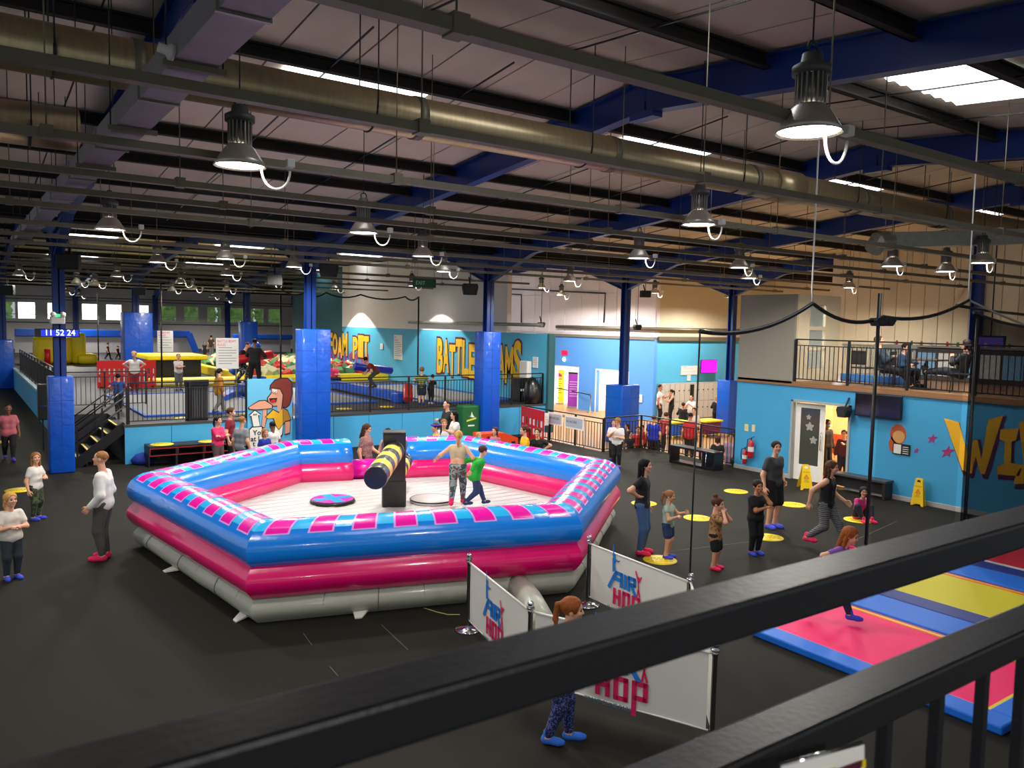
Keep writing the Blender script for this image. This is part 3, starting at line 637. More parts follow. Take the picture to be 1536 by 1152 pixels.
# ------------------------------------------------------------------ balcony guard rail at the camera
GR = mat('gloss_grey_rail_paint', '#1f2023', .42, var=.12, vs=5, bump=.05, bs=90, spec=.3)
G = thing('guard_rail', 'dark grey gloss guard rail running across the foreground', 'railing', (0, 0, 0))
MB().cbox(-1.5, 7, .545, .61, 3.66, 3.702, .005).build('top_rail', GR, G)
MB().cbox(-1.5, 7, .545, .61, 3.475, 3.52, .005).build('middle_rail', GR, G)
me = boxmesh(.017, .017, .86, GR, .002)
xb = [atY(px, 1100, .58)[0] for px in (1235, 1320, 1398, 1460, 1524)]; step = (xb[-1]-xb[0])/4
for i in range(-22, 34):
    x = xb[0]+i*step
    if x > 6.9: break
    put('baluster', me, G, (x, .5775, 3.05))
MB().cbox(-1.5, 7, .555, .6, 2.6, 2.635, .004).build('bottom_rail', GR, G)
for x in (-1.45, 3.2, 6.95): MB().cbox(x-.025, x+.025, .553, .603, 2.5, 3.68, .004).build('post', GR, G)
struct('floor_viewing_gallery', MB().box(-8, 12, -7, .66, 2.35, 2.5), mat('gallery_floor_grey', '#4b4a48', .7), 'floor of the viewing gallery below the camera')
# acrylic sign on the rail
sg = thing('acrylic_sign', 'white acrylic sign with yellow and maroon stripes at the bottom edge', 'sign')
a = np.array(atY(1168, 1149, .5)); b_ = np.array(atY(1293, 1115, .5)); dn = np.array((0.02, 0.0, -.2)); u = b_-a
MB().prism([(0, 0), (0, -1), (1, -1), (1, 0)][::-1], a, u, -dn, .003).build('plate', WHT, sg)
MB().prism([(.0, -.13), (.55, -.13), (.62, -.085), (.0, -.085)], a+np.array((0, -.004, 0)), u, -dn, .001).build('stripe', YEL, sg)
MB().prism([(.58, -.15), (.93, -.14), (.95, -.09), (.62, -.1)], a+np.array((0, -.004, 0)), u, -dn, .001).build('stripe', mat('maroon_ink', '#55122e', .5), sg)
MB().prism([(.95, -.14), (1, -.14), (1, -.09), (.96, -.09)], a+np.array((0, -.004, 0)), u, -dn, .001).build('stripe', YEL, sg)
MB().tube([a, b_], .003, 6).build('clear_edge', CHROME, sg)
# ------------------------------------------------------------------ stanchions and banners
SP = {'s1': gp(702, 945), 's2': gp(881, 908), 's3': gp(796, 911, .95), 's4': gp(1036, 868, .95), 's5': gp(1073, 974, .95)}
SP = {k: (v[0], v[1], 0) for k, v in SP.items()}
labs = {'s1': 'chrome stanchion at the left corner of the banner pen', 's2': 'chrome stanchion beside the right corner of the arena', 's3': 'chrome stanchion just left of the near running girl', 's4': 'chrome stanchion at the far right end of the banner pen', 's5': 'chrome stanchion nearest to the lower rail'}
for k, p in SP.items():
    t = thing('stanchion', labs[k], 'stanchion', p)
    MB().lathe([(0, 0), (.17, 0), (.175, .012), (.165, .025), (.06, .04), (.035, .055), (0, .055)], 28).build('base', CHROME, t)
    MB().lathe([(.025, .05), (.025, .88), (.03, .885), (.03, .94), (0, .94)], 16).build('post', mat('brushed_chrome', '#b9b9b9', .16, metal=1), t)
    MB().lathe([(0, .93), (.045, .935), (.045, .955), (.02, .965), (.035, .985), (.035, 1.0), (.02, 1.02), (0, 1.022)], 18).build('cap', CHROME, t)
LB = mat('banner_logo_blue', '#1478d2', .6); LP = mat('banner_logo_pink', '#d6145c', .6); LG = mat('banner_text_slate', '#5b6f8c', .6); BAN = mat('white_banner_cloth', '#d8d6cf', .7, var=.04, bump=.1, bs=6)
def banner(pa, pb, label, s=1.0, off=.0):
    a = np.array(pa); b = np.array(pb); L = np.linalg.norm(b-a); u = (b-a)/L; v = np.array((0, 0, 1.)); n = np.cross(u, v)
    t = thing('barrier_banner', label, 'banner')
    W = L-.12; nx, nz = 24, 8; V = []
    for j in range(nz+1):
        for i in range(nx+1):
            x = .06+W*i/nx; z = .14+.76*j/nz; V.append(a+u*x+v*z+n*(.007*math.sin(i*.55+j*.25)*(1-j/nz)))
    m = len(V); F = [(j*(nx+1)+i, j*(nx+1)+i+1, (j+1)*(nx+1)+i+1, (j+1)*(nx+1)+i) for j in range(nz) for i in range(nx)]
    b_ = MB(); b_.add(V, F, 0, True); b_.add([p-n*.004 for p in V], [f[::-1] for f in F], 0, True); b_.build('cloth', BAN, t)
    MB().tube([a+u*.02+v*.905, b-u*.02+v*.905], .013, 8).build('top_pole', OFFW, t); MB().tube([a+u*.04+v*.14, b-u*.04+v*.14], .009, 8).build('bottom_pole', OFFW, t)
    o = a+u*(W*.5-.30*s+off)+v*.30+n*.012; U = u*s; Vv = v*s
    bl = MB()
    for pts in ([(-.07, .13), (.03, .3), (.08, .37), (.2, .37), (.19, .2)], [(.08, .28), (.19, .28)], [(.275, .2), (.275, .37)], [(.35, .2), (.35, .37), (.47, .37), (.47, .29), (.37, .28)], [(.4, .28), (.49, .15)]): bl.stroke(pts, .055, o, U, Vv, .002)
    bl.prism([(.0, .36), (-.01, .55), (.0, .57), (.0, .76), (.012, .76), (.02, .585), (.04, .58), (.05, .565), (.12, .55), (.15, .57), (.15, .56), (.12, .53), (.05, .535), (.04, .46), (.06, .41), (.04, .38)][::-1], o, U, Vv, .002)
    bl.prism([(.02+.03*math.cos(q), .61+.035*math.sin(q)) for q in np.linspace(0, 2*PI, 9)[:-1]], o, U, Vv, .0022); bl.build('blue_logo_letters', LB, t)
    pk = MB()
    for pts in ([(.05, .12), (.05, -.08)], [(.05, .02), (.16, .02)], [(.16, .12), (.16, -.08)], [(.25, .12), (.25, -.08), (.36, -.08), (.36, .12), (.25, .12)], [(.45, -.2), (.45, .12), (.57, .12), (.57, -.03), (.46, -.03)]): pk.stroke(pts, .052, o, U, Vv, .002)
    for pts in ([(.53, .16), (.55, .28), (.545, .37)], [(.58, .16), (.55, .26)], [(.545, .36), (.49, .5)], [(.55, .36), (.6, .44)]): pk.stroke(pts, .022, o, U, Vv, .002)
    pk.prism([(.553+.02*math.cos(q), .415+.025*math.sin(q)) for q in np.linspace(0, 2*PI, 9)[:-1]], o, U, Vv, .0022); pk.build('pink_logo_letters', LP, t)
    lettering('slogan_lettering', 'TRAMPOLINE PARK', .062*s, o+U*(-.1)+Vv*(-.19), u, v, LG, t, .002)
    return t
banner(SP['s1'], SP['s3'], 'white logo banner between the left stanchions', .9, .02)
banner(SP['s2'], SP['s4'], 'white logo banner beside the waiting dots', .95, -.1)
banner(SP['s3'], SP['s5'], 'white logo banner hanging between the two foreground rails', 1.0, .12)
banner(SP['s5'], SP['s4'], 'white logo banner seen nearly edge on at the right of the pen', .9)
tag(MB().tube([gp(636, 912, .01), gp(655, 918, .01), gp(672, 922, .01), gp(690, 922, .01)], .008, 6).build('tether_strap', mat('olive_strap', '#a8a860', .7)), 'thin olive strap lying beside the left stanchion', 'strap')
# ------------------------------------------------------------------ floor dots
def dot(p, r, lab, grp=None):
    t = thing('floor_marker', lab, 'floor marker', (p[0], p[1], p[2]+.001), YAW*-1)
    MB().lathe([(0, .003), (r, .003), (r, 0)], 36).build('disc', YEL, t)
    b = MB()
    for y, w_ in ((.1, .3), (.02, .42), (-.07, .34)):
        x = -w_/2
        while x < w_/2-.03:
            wd = .04+.03*rng.rand(); b.box(x*r/.28, (x+wd)*r/.28, (y-.012)*r/.28, (y+.012)*r/.28, .003, .0045); x += wd+.018
    b.build('printed_message', mat('dot_print_olive', '#6b6208', .6), t)
for (px, py), lab in {(990, 840): 'yellow floor dot under the girl in denim shorts', (1046, 777): 'yellow floor dot left of the toddler in leopard print', (1104, 737): 'yellow floor dot in front of the bench', (1189, 757): 'yellow floor dot in front of the wet floor sign by the door', (1152, 806): 'yellow floor dot beside the boy in black', (1287, 780): 'yellow floor dot under the seated girl in pink', (966, 755): 'yellow floor dot behind the woman in black', (4, 663): 'yellow floor dot at the left edge of the photo', (29, 735): 'yellow floor dot behind the blonde girls'}.items(): dot(gp(px, py), .29, lab)
for (px, py), lab in {(516, 613): 'yellow dot on the platform edge right of the wide pad', (580, 610): 'yellow dot on the platform edge beside the battle beam', (276, 627): 'yellow dot on the platform edge left of the ribbed panel', (367, 619): 'yellow dot on the platform edge above the mural'}.items(): dot(gp(px, py, ZP), .26, lab)
# ------------------------------------------------------------------ wet floor signs
SY = mat('wet_sign_yellow', '#f0c808', .45); SRED = mat('wet_sign_red', '#c8301c', .5)
def wet(p, rz, lab, folded=False):
    t = thing('wet_floor_sign', lab, 'sign', p, rz)
    sp = .2 if not folded else .05
    out = [(-.15, 0), (-.1, 0), (-.07, .045), (.07, .045), (.1, 0), (.15, 0), (.085, .62), (.06, .64), (-.06, .64), (-.085, .62)]
    for s in (-1, 1):
        o = (0, s*sp, .0); v = nrm((0, -s*sp+s*.012, .62)); u = (1, 0, 0) if s < 0 else (-1, 0, 0)
        pn = MB().prism(out, o, u, v, .012).build('panel', SY, t)
        n = nrm(np.cross(u, v)); q = np.array(o)+n*.0125
        MB().prism([(-.045, .55), (.045, .55), (.03, .6), (-.03, .6)], q, u, v, .001).build('handle_slot', WHT if not folded else INK, pn)
        tri = MB(); tri.stroke([(-.055, .29), (.055, .29), (0, .385)], .013, q, u, v, .001, 0, True); tri.stroke([(-.012, .345), (.008, .325), (-.01, .305)], .012, q, u, v, .001); tri.build('warning_triangle', SRED, pn)
        w_ = lettering('warning_text', 'CAUTION', .036, q+np.array(v)*.44, u, v, INK, pn, .001, align='CENTER')
        w_ = lettering('warning_text', 'WET\nFLOOR', .04, q+np.array(v)*.235, u, v, INK, pn, .001, align='CENTER')
wet(gp(1207, 733), math.radians(-42), 'yellow wet floor sign standing open by the door')
wet((18.22, gp(1383, 757)[1], 0), math.radians(-90), 'yellow wet floor sign leaning at the blue wall', True)
# ------------------------------------------------------------------ railings
def railing(name, label, pts, z0, h=1.12, post=1.5, gap=.115, rails=(1.0, .86, .07), m=None, bal=True):
    """metal balustrade through floor points; posts, rails and balusters are its parts"""
    m = m or BLK; t = thing(name, label, 'railing')
    bmesh_ = boxmesh(.016, .016, h*(rails[1]-rails[2]), m); pm = boxmesh(.055, .055, h, m, .004)
    done = []
    for a, b in zip(pts[:-1], pts[1:]):
        a = np.array(a, float); b = np.array(b, float); L = np.linalg.norm(b-a); d = (b-a)/L
        za = z0 if np.isscalar(z0) else z0[0]; 
        for r in rails: MB().bar((a[0], a[1], za+h*r), (b[0], b[1], za+h*r), .045 if r == rails[0] else .03, .035 if r == rails[0] else .025).build('rail', m, t)
        n = max(1, round(L/post))
        for i in range(n+1):
            p = a+(b-a)*i/n
            if any(np.linalg.norm(p-q) < .05 for q in done): continue
            done.append(p); put('post', pm, t, (p[0], p[1], za+h/2), math.atan2(d[1], d[0]))
        if bal:
            k = int(L/gap)
            for i in range(1, k):
                p = a+(b-a)*i/k; put('baluster', bmesh_, t, (p[0], p[1], za+h*(rails[1]+rails[2])/2))
    return t
railing('platform_railing', 'black railing on the platform left of the mural', [(3.85, 23.45), (7.0, 23.45)], ZP)
railing('platform_railing', 'long black railing on the platform in front of the graffiti', [(9.55, 23.45), (17.9, 23.45)], ZP)
railing('platform_railing', 'black railing along the left side of the platform', [(2.8, 28.6), (2.8, 47.5)], ZP, gap=.16)
railing('platform_railing', 'short black railing behind the clock column', [(2.75, 28.4), (5.2, 28.4)], ZP, gap=.13)
railing('balcony_railing', 'black balcony railing above the blue wall', [(18.45, 13.05), (18.45, 2.3)], zM, 1.13, post=1.62, gap=.125)
railing('reception_railing', 'black railing between the floor and the reception area', [(16.9, 18.85), (18.55, 18.88), (18.52, 15.0)], 0, 1.08, post=1.3, gap=.13)
railing('gate_railing', 'black ramp railing left of the reception railing', [(16.86, 23.0), (16.86, 18.85)], 0, 1.05, post=1.3, gap=.14)
# stairs up to the platform
ST = thing('platform_stairs', 'black steel stairs with yellow nosings up to the platform', 'stairs')
for i in range(5):
    x0 = 2.62+.225*i; z = ZP*(i+1)/5.0
    tr = MB().box(x0, x0+.24, 23.4, 24.75, z-.04, z).build('tread', mat('tread_rubber', '#2a2b2c', .7), ST)
    MB().box(x0-.005, x0+.05, 23.42, 24.73, z, z+.006).build('nosing', YEL, tr); MB().box(x0+.2, x0+.22, 23.4, 24.75, z-.2, z-.04).build('riser', BLK, ST)
for y in (23.38, 24.77): MB().bar((2.5, y, .02), (3.78, y, ZP-.02), .03, .26).build('stringer', BLK, ST)
for y in (23.4, 24.75):
    for dz in (.55, .8, 1.0): MB().tube([(2.55, y, .1+dz), (3.82, y, ZP+dz)], .018, 8).build('handrail', BLK, ST)
    for x, z in ((2.6, .1), (3.2, .55), (3.8, ZP)): MB().box(x-.022, x+.022, y-.022, y+.022, z-.05, z+1.0).build('stair_post', BLK, ST)
# platform trampolines, pads
TG = mat('trampoline_bed_grey', '#7c7e7e', .65, var=.1, bump=.2, bs=200)
def bed(label, x0, x1, y0, y1, m=TG, e=.1):
    t = thing('floor_trampoline', label, 'trampoline')
    MB().box(x0, x1, y0, y1, ZP, ZP+.03).build('bed', m, t)
    for a in ((x0-e, x0, y0-e, y1+e), (x1, x1+e, y0-e, y1+e), (x0, x1, y0-e, y0), (x0, x1, y1, y1+e)): MB().cbox(a[0], a[1], a[2], a[3], ZP, ZP+.06, .015).build('pad', mat('platform_pad_blue', '#0a50b4', .55), t)
bed('grey floor trampoline with blue edge pads behind the left railing', 4.6, 8.6, 25.0, 32.0); bed('grey floor trampoline behind the battle beam', 9.6, 12.4, 26.2, 33.0); bed('grey floor trampoline below the graffiti lettering', 14.4, 17.4, 25.0, 33.0)
def red_barrier(pa, pb, z, label, h=1.1):
    a = np.array((pa[0], pa[1], z)); b = np.array((pb[0], pb[1], z)); L = np.linalg.norm(b-a); u = (b-a)/L; v = np.array((0, 0, 1.))
    t = thing('plastic_barrier', label, 'barrier'); n = 6
    f = MB(); o = a-np.cross(u, v)*.02
    for z0, z1 in ((.0, .22), (.46, .54), (.78, h)): f.prism([(0, z0), (L, z0), (L, z1), (0, z1)], o, u, v, .045)
    for i in range(n+1):
        x = L*i/n; f.prism([(max(0, x-.05), .1), (min(L, x+.05), .1), (min(L, x+.05), h-.02), (max(0, x-.05), h-.02)], o, u, v, .05)
    f.build('frame', REDP, t)
    for i in range(n):
        for z0, z1 in ((.25, .44), (.56, .76)):
            if (i*7+int(z0*10)) % 3: MB().prism([(L*i/n+.07, z0), (L*(i+1)/n-.07, z0), (L*(i+1)/n-.07, z1), (L*i/n+.07, z1)], o, u, v, .03).build('reflector_plate', OFFW, t)
    for x in (.15, L-.15): q = a+u*x; MB().bar(q-np.cross(u, v)*.25+v*.03, q+np.cross(u, v)*.25+v*.03, .08, .06).build('foot', BLK, t)
p1, p2, p3 = gp(146, 582, ZP), gp(190, 581, ZP), gp(234, 580, ZP)
red_barrier(p1, p2, ZP, 'red plastic barrier left of the boy in red trousers'); red_barrier((p2[0]+.05, p2[1]), p3, ZP, 'red plastic barrier right of the boy in red trousers')
a, b = gp(783, 609, 1.12), gp(816, 617, 1.12); red_barrier((a[0], a[1]), (b[0], b[1]), 0, 'red plastic barrier beside the ramp railing', 1.12)
# black box with yellow top and low yellow pads
t = thing('jump_box', 'black soft box with a yellow slab on top', 'box'); y0 = gp(270, 570, ZP)[1]
xa, xb_ = atY(232, 560, y0)[0], atY(302, 560, y0)[0]; zt = atY(270, 536, y0)[2]
MB().cbox(xa, xb_, y0, y0+2.6, ZP, zt-.12, .03).build('soft_body', BLKV, t); MB().cbox(xa-.35, xb_+.25, y0-.25, y0+2.8, zt-.12, zt+.1, .05).build('top_slab', YEL, t)
t = thing('soft_pad', 'long low yellow pad in front of the black box', 'pad'); p = gp(228, 579, ZP); MB().cbox(p[0], p[0]+6.3, p[1]-.3, p[1]+.9, ZP, ZP+.28, .06).build('pad_body', YEL, t); MB().box(p[0], p[0]+6.3, p[1]-.31, p[1]-.295, ZP+.08, ZP+.13).build('piping', OFFW, t)
t = thing('foam_pit_wall', 'yellow padded edge wall of the foam pit', 'pit wall'); 
yq = 36.2
MB().cbox(10.9, 17.9, yq, yq+.35, ZP, ZP+.34, .05).build('front_pad', YEL, t); MB().cbox(10.6, 10.95, yq, 47, ZP, ZP+.45, .05).build('side_pad', YEL, t)
FC = [mat('foam_red', '#c63a30', .9, bump=.2), mat('foam_green', '#5f9a62', .9, bump=.2), mat('foam_cream', '#c9c9a0', .9, bump=.2), mat('foam_dark_green', '#3f7a52', .9, bump=.2)]
fm = [boxmesh(.46, .42, .4, m, .03) for m in FC]; fl_ = ['red foam block', 'mid green foam block', 'cream foam block', 'dark green foam block']
random.seed(3)
for i in range(13):
    for j in range(15):
        k = random.choice((0, 0, 1, 2, 2, 3)); x = 11.3+i*.53+random.uniform(-.12, .12); y = yq+.6+j*.62+random.uniform(-.15, .15)
        if x > 17.6: continue
        o = put('foam_block', fm[k], None, (x, y, ZP+.2+.05*j*.5+random.uniform(0, .22))); o.rotation_euler = (random.uniform(-.7, .7), random.uniform(-.7, .7), random.uniform(0, 3))
        tag(o, fl_[k]+' in the foam pit', 'foam block', fl_[k]+'s in the foam pit')
# battle beams
def beam(a, b, label, ends):
    t = thing('battle_beam', label, 'beam'); a = np.array(a); b = np.array(b)
    MB().bar(a-(0, 0, .15), b-(0, 0, .15), .34, .3).build('padded_beam', PADB, t)
    for e in ends:
        q = a if e == 0 else b; MB().cbox(q[0]-.24, q[0]+.24, q[1]-.24, q[1]+.24, ZP, q[2]-.02, .04).build('support_block', PADB, t)
    return t
BA, BB = gp(600, 588, 1.45), gp(497, 570, 1.45); beam(BA, BB, 'blue padded battle beam in front of the foam pit lettering', (0,))
BC, BD = gp(334, 592, 1.3), gp(374, 568, 1.48); beam(BC, (BD[0]+.8, BD[1]+1.2, 1.5), 'blue padded battle beam under the two pugil fighters', (1,))
def roll(name, label, a, b, r, m, cap=None):
    t = thing(name, label, 'bolster'); a = np.array(a); b = np.array(b); d = b-a
    MB().tube([a, a+d*.015, a+d*.04, a+d*.96, a+d*.985, b], [r*.7, r*.92, r, r, r*.92, r*.7], 20).build('padded_roll', m, t)
    for q in (.1, .9): MB().tube([a+d*q, a+d*(q+.012)], r+.004, 20).build('band', cap or m, t)
PR = mat('pugil_red_vinyl', '#c5121a', .35, coat=.3); PB2 = mat('pugil_blue_vinyl', '#1a2fb0', .35, coat=.3)
yf = gp(370, 576, 1.4)[1]
roll('pugil_stick', 'red padded pugil stick held across the fighter in front', atY(350, 541, yf-.3), atY(409, 531, yf-.3), .17, PR); roll('pugil_stick', 'blue padded pugil stick held upright by the rear fighter', atY(347, 560, yf+.5), atY(388, 515, yf+.5), .17, PADB)
yb = 29.7
roll('pugil_stick', 'blue padded pugil stick held by the boy on the beam', atY(531, 549, yb), atY(588, 556, yb), .16, PB2)
q = gp(612, 607, ZP); roll('pugil_stick', 'red padded pugil stick leaning beside the beam end', (q[0], q[1], ZP+.17), (q[0]+.25, q[1]+.5, ZP+.62), .17, PR)
# ribbed dark panel on the railing
t = thing('ribbed_panel', 'dark ribbed panel hung behind the platform railing', 'panel'); xa, xb_ = atY(278, 600, 23.55)[0], atY(312, 600, 23.55)[0]
MB().box(xa, xb_, 23.54, 23.6, ZP, ZP+1.12).build('backing', DARK, t)
for i in range(9): x = xa+(xb_-xa)*(i+.5)/9; MB().cbox(x-.028, x+.028, 23.5, 23.54, ZP+.05, ZP+.95, .006).build('rib', mat('rib_grey', '#3b3c3e', .5), t)
MB().cbox(xa-.02, xb_+.02, 23.5, 23.62, ZP+1.0, ZP+1.16, .01).build('head_rail', BLK, t)
# ------------------------------------------------------------------ mural panel
MU = thing('mural_panel', 'light blue mural panel with a cartoon height check', 'mural', (0, 0, 0))
mx0, mx1 = atY(371.5, 600, 23.22)[0], atY(438, 600, 23.22)[0]; mz = 2.24
MB().box(mx0, mx1, 23.22, 23.28, 0, mz).build('board', mat('mural_sky_blue', '#62b4da', .6), MU)
ms = (mx1-mx0)/640.0
def mur(name, pts, m, lay): 
    P = [((x-690)*ms, (90-y)*ms) for x, y in pts]
    A = sum(P[i][0]*P[(i+1) % len(P)][1]-P[(i+1) % len(P)][0]*P[i][1] for i in range(len(P)))
    if A < 0: P = P[::-1]
    MB().prism(P, (mx0, 23.22-.002*lay, mz), (1, 0, 0), (0, 0, 1), .002).build(name, m, MU)
def blob(pts, g):
    c = np.mean(pts, 0); return [tuple(c+(np.array(p)-c)*(1+g/np.linalg.norm(np.array(p)-c))) for p in pts]
HAIR = mat('mural_auburn', '#7a2a1c', .6); SKN = mat('mural_skin', '#d99a7c', .6); SHY = mat('mural_shirt_yellow', '#e2ac18', .6); SHD = mat('mural_shirt_mustard', '#b07a1e', .6)
for i, (nm, pts, m) in enumerate([('hair_shape', [(1010, 260), (1020, 190), (1080, 120), (1160, 92), (1260, 95), (1320, 150), (1325, 300), (1310, 400), (1290, 470), (1240, 510), (1190, 500), (1180, 400), (1160, 260), (1100, 230), (1040, 230)], HAIR),
     ('face_shape', [(1030, 230), (1150, 250), (1190, 330), (1180, 430), (1165, 560), (1120, 580), (1110, 480), (1050, 480), (985, 440), (975, 370), (1030, 300)], SKN), ('arm_shape', [(885, 770), (910, 480), (960, 490), (955, 640), (925, 790)], SKN),
     ('shirt_shape', [(945, 640), (1050, 540), (1130, 590), (1190, 520), (1200, 740), (1130, 830), (1090, 760), (1060, 660), (980, 660)], SHY), ('shirt_side_shape', [(1190, 520), (1260, 565), (1305, 690), (1230, 720), (1200, 740)], SHD),
     ('hand_shape', [(702, 490), (760, 455), (850, 408), (930, 402), (1030, 470), (1030, 512), (940, 518), (800, 522), (720, 512)], SKN), ('lower_arm_shape', [(1225, 725), (1295, 715), (1290, 880), (1220, 900)], SKN), ('trouser_shape', [(1080, 775), (1130, 840), (1190, 760), (1175, 900), (1120, 960), (1060, 900)], WHT),
     ('arrow_shape', [(710, 605), (785, 538), (865, 600), (828, 606), (855, 760), (765, 765), (738, 610)], OFFW), ('speech_shape', [(712, 810), (745, 778), (880, 775), (900, 1080), (712, 1080)], OFFW)]):
    mur('outline', blob(np.array(pts, float), 16), INK, 2*i+1); mur(nm, pts, m, 2*i+2)
mur('mouth_shape', [(985, 368), (1108, 366), (1090, 418), (1040, 432), (1000, 410)], INK, 22); mur('tongue_shape', [(1010, 405), (1050, 385), (1085, 400), (1060, 428), (1025, 428)], REDP, 23)
for ex, ey in ((1050, 262), (1085, 270)): mur('eye_shape', [(ex+16*math.cos(a), ey+24*math.sin(a)) for a in np.linspace(0, 2*PI, 11)[:-1]], WHT, 22); mur('pupil_shape', [(ex-3+6*math.cos(a), ey+6+9*math.sin(a)) for a in np.linspace(0, 2*PI, 9)[:-1]], INK, 23)
for tx, x, y, sz in (('You', 755, 885, 100), ('at l', 722, 972, 100), ('t', 752, 1042, 100), ('AH', 757, 605, 42)): lettering('mural_lettering', tx, sz*ms, (mx0+(x-690)*ms, 23.22-.05, mz-(y-90)*ms), (1, 0, 0), (0, 0, 1), INK, MU, .002, .015)
# ------------------------------------------------------------------ graffiti
GY = mat('graffiti_yellow', '#f0b81a', .6, var=.25, vs=1.2); GO = mat('graffiti_maroon', '#5c1438', .6); GM = mat('graffiti_magenta', '#a03a7c', .6, var=.3, vs=2); GB = mat('graffiti_blue', '#3f78c0', .6, var=.2)
def fit_letter(name, ch, y0, wd, z0, ht, x, m, t, off, grow):
    o = lettering(name, ch, 1.0, (0, 0, 0), (0, -1, 0), (0, 0, 1), m, t, .006, off); me = o.data; co = np.empty(len(me.vertices)*3, np.float32); me.vertices.foreach_get('co', co); co = co.reshape(-1, 3)
    ya, yb, za, zb = co[:, 1].max(), co[:, 1].min(), co[:, 2].min(), co[:, 2].max()
    co[:, 1] = y0+grow-(ya-co[:, 1])/(ya-yb)*(wd+2*grow); co[:, 2] = z0-grow+(co[:, 2]-za)/(zb-za)*(ht+2*grow); co[:, 0] += x
    me.vertices.foreach_set('co', co.ravel()); me.update()
def graffiti(label, text, Y0, Y1, z0, size, drips=None):
    t = thing('graffiti', label, 'graffiti'); cw = (Y0-Y1)/len(text)
    for i, ch in enumerate(text):
        if ch == ' ': continue
        y = Y0-cw*i; dz = .08*math.sin(i*2.4); ht = size*(1+.06*math.cos(i*1.7))
        fit_letter('letter_outline', ch, y-.02, cw*.96, z0+dz, ht, 17.985, GO, t, .05, .085); fit_letter('letter', ch, y-.02, cw*.96, z0+dz, ht, 17.972, GY, t, .04, 0)
    if drips:
        for i in range(drips):
            y = Y0+(Y1-Y0)*(i+.3)/drips; h = .5+.35*math.sin(i*2.3)
            MB().prism([(-.18, .5), (0, .5-h-.4), (.2, .5), (.05, .75)], (17.99, y, z0-.35), (0, -1, 0), (0, 0, 1), .003).build('paint_drip', GM if i % 2 else GB, t)
graffiti('yellow BATTLE BEAMS graffiti lettering on the platform wall', 'BATTLE BEAMS', 31.5, 24.95, 1.72, 1.48, None)
graffiti('yellow FOAM PIT graffiti lettering on the far platform wall', 'FOAM PIT', 44.3, 38.7, 1.95, 1.25, 16)
WG = thing('graffiti', 'big yellow letters W and I painted on the blue wall', 'graffiti')
def wl(name, pts, m, dx):
    P = []
    for x, y in pts:
        q = atX(1136+x/3.84, 580+y/3.84, 18.39); P.append((-q[1], q[2]))
    A = sum(P[i][0]*P[(i+1) % len(P)][1]-P[(i+1) % len(P)][0]*P[i][1] for i in range(len(P)))
    if A < 0: P = P[::-1]
    MB().prism(P, (18.398-dx, 0, 0), (0, -1, 0), (0, 0, 1), .003).build(name, m, WG)
GYD = mat('graffiti_amber', '#e6ae0c', .6, var=.2, vs=1.5); GPU = mat('graffiti_purple', '#4a1450', .6)
Ws = [[(1075, 180), (1160, 205), (1215, 400), (1245, 305), (1268, 305), (1290, 420), (1330, 190), (1415, 165), (1310, 505), (1285, 500), (1258, 400), (1235, 500), (1180, 480)],
      [(1400, 245), (1505, 240), (1490, 310), (1465, 315), (1460, 440), (1525, 450), (1510, 515), (1380, 505), (1385, 455), (1420, 445), (1425, 315), (1395, 305)],
      [(1505, 205), (1600, 185), (1650, 260), (1610, 340), (1575, 345), (1560, 560), (1475, 560), (1485, 520), (1535, 440)]]
for pts in Ws:
    off = [(x+12, y+14) for x, y in blob(np.array(pts, float), 16)]
    wl('letter_shadow', off, GPU, .003); wl('letter', pts, GYD, .007)
SM = mat('mural_star_magenta', '#a02c6c', .6)
for cx, cy, r, lab in ((1008, 300, 36, 'upper'), (917, 367, 22, 'smallest'), (1095, 375, 46, 'largest')):
    q = atX(1136+cx/3.84, 580+cy/3.84, 18.395); rr = r/3.84/75
    o = MB().prism([(rr*(1 if i % 2 == 0 else .42)*math.sin(-i*PI/5+.2), rr*(1 if i % 2 == 0 else .42)*math.cos(i*PI/5+.2)) for i in range(10)], q, (0, -1, 0), (0, 0, 1), .003).build('painted_star', SM); tag(o, '%s magenta star painted left of the big letters' % lab, 'star')
t = thing('wall_notice', 'painted red haired child beside a black and white notice', 'notice'); c = np.array(atX(1347, 655, 18.395)); u = (0, -1, 0); v = (0, 0, 1)
cir = lambda cx, cy, rx, ry, n=18: [(cx+rx*math.cos(a), cy+ry*math.sin(a)) for a in np.linspace(0, 2*PI, n+1)[:-1]]
MB().prism(cir(0, .06, .2, .24), c, u, v, .002).prism(cir(-.13, -.2, .09, .18), c, u, v, .002).build('hair_shape', mat('mural_ginger', '#b5502a', .6), t); MB().prism(cir(.02, 0, .15, .15), c-np.array((.003, 0, 0)), u, v, .002).build('face_shape', mat('mural_peach', '#cf9a5c', .6), t)
MB().prism([(-.1, -.42), (.32, -.42), (.32, -.16), (-.1, -.16)], c-np.array((.006, 0, 0)), u, v, .012).build('notice_board', INK, t); MB().prism([(-.08, -.4), (.1, -.4), (.1, -.18), (-.08, -.18)], c-np.array((.019, 0, 0)), u, v, .001).build('notice_sheet', OFFW, t)
for i in range(4): MB().prism([(.14, -.22-.05*i), (.28, -.22-.05*i), (.28, -.235-.05*i), (.14, -.235-.05*i)][::-1], c-np.array((.019, 0, 0)), u, v, .001).build('notice_line', OFFW, t)
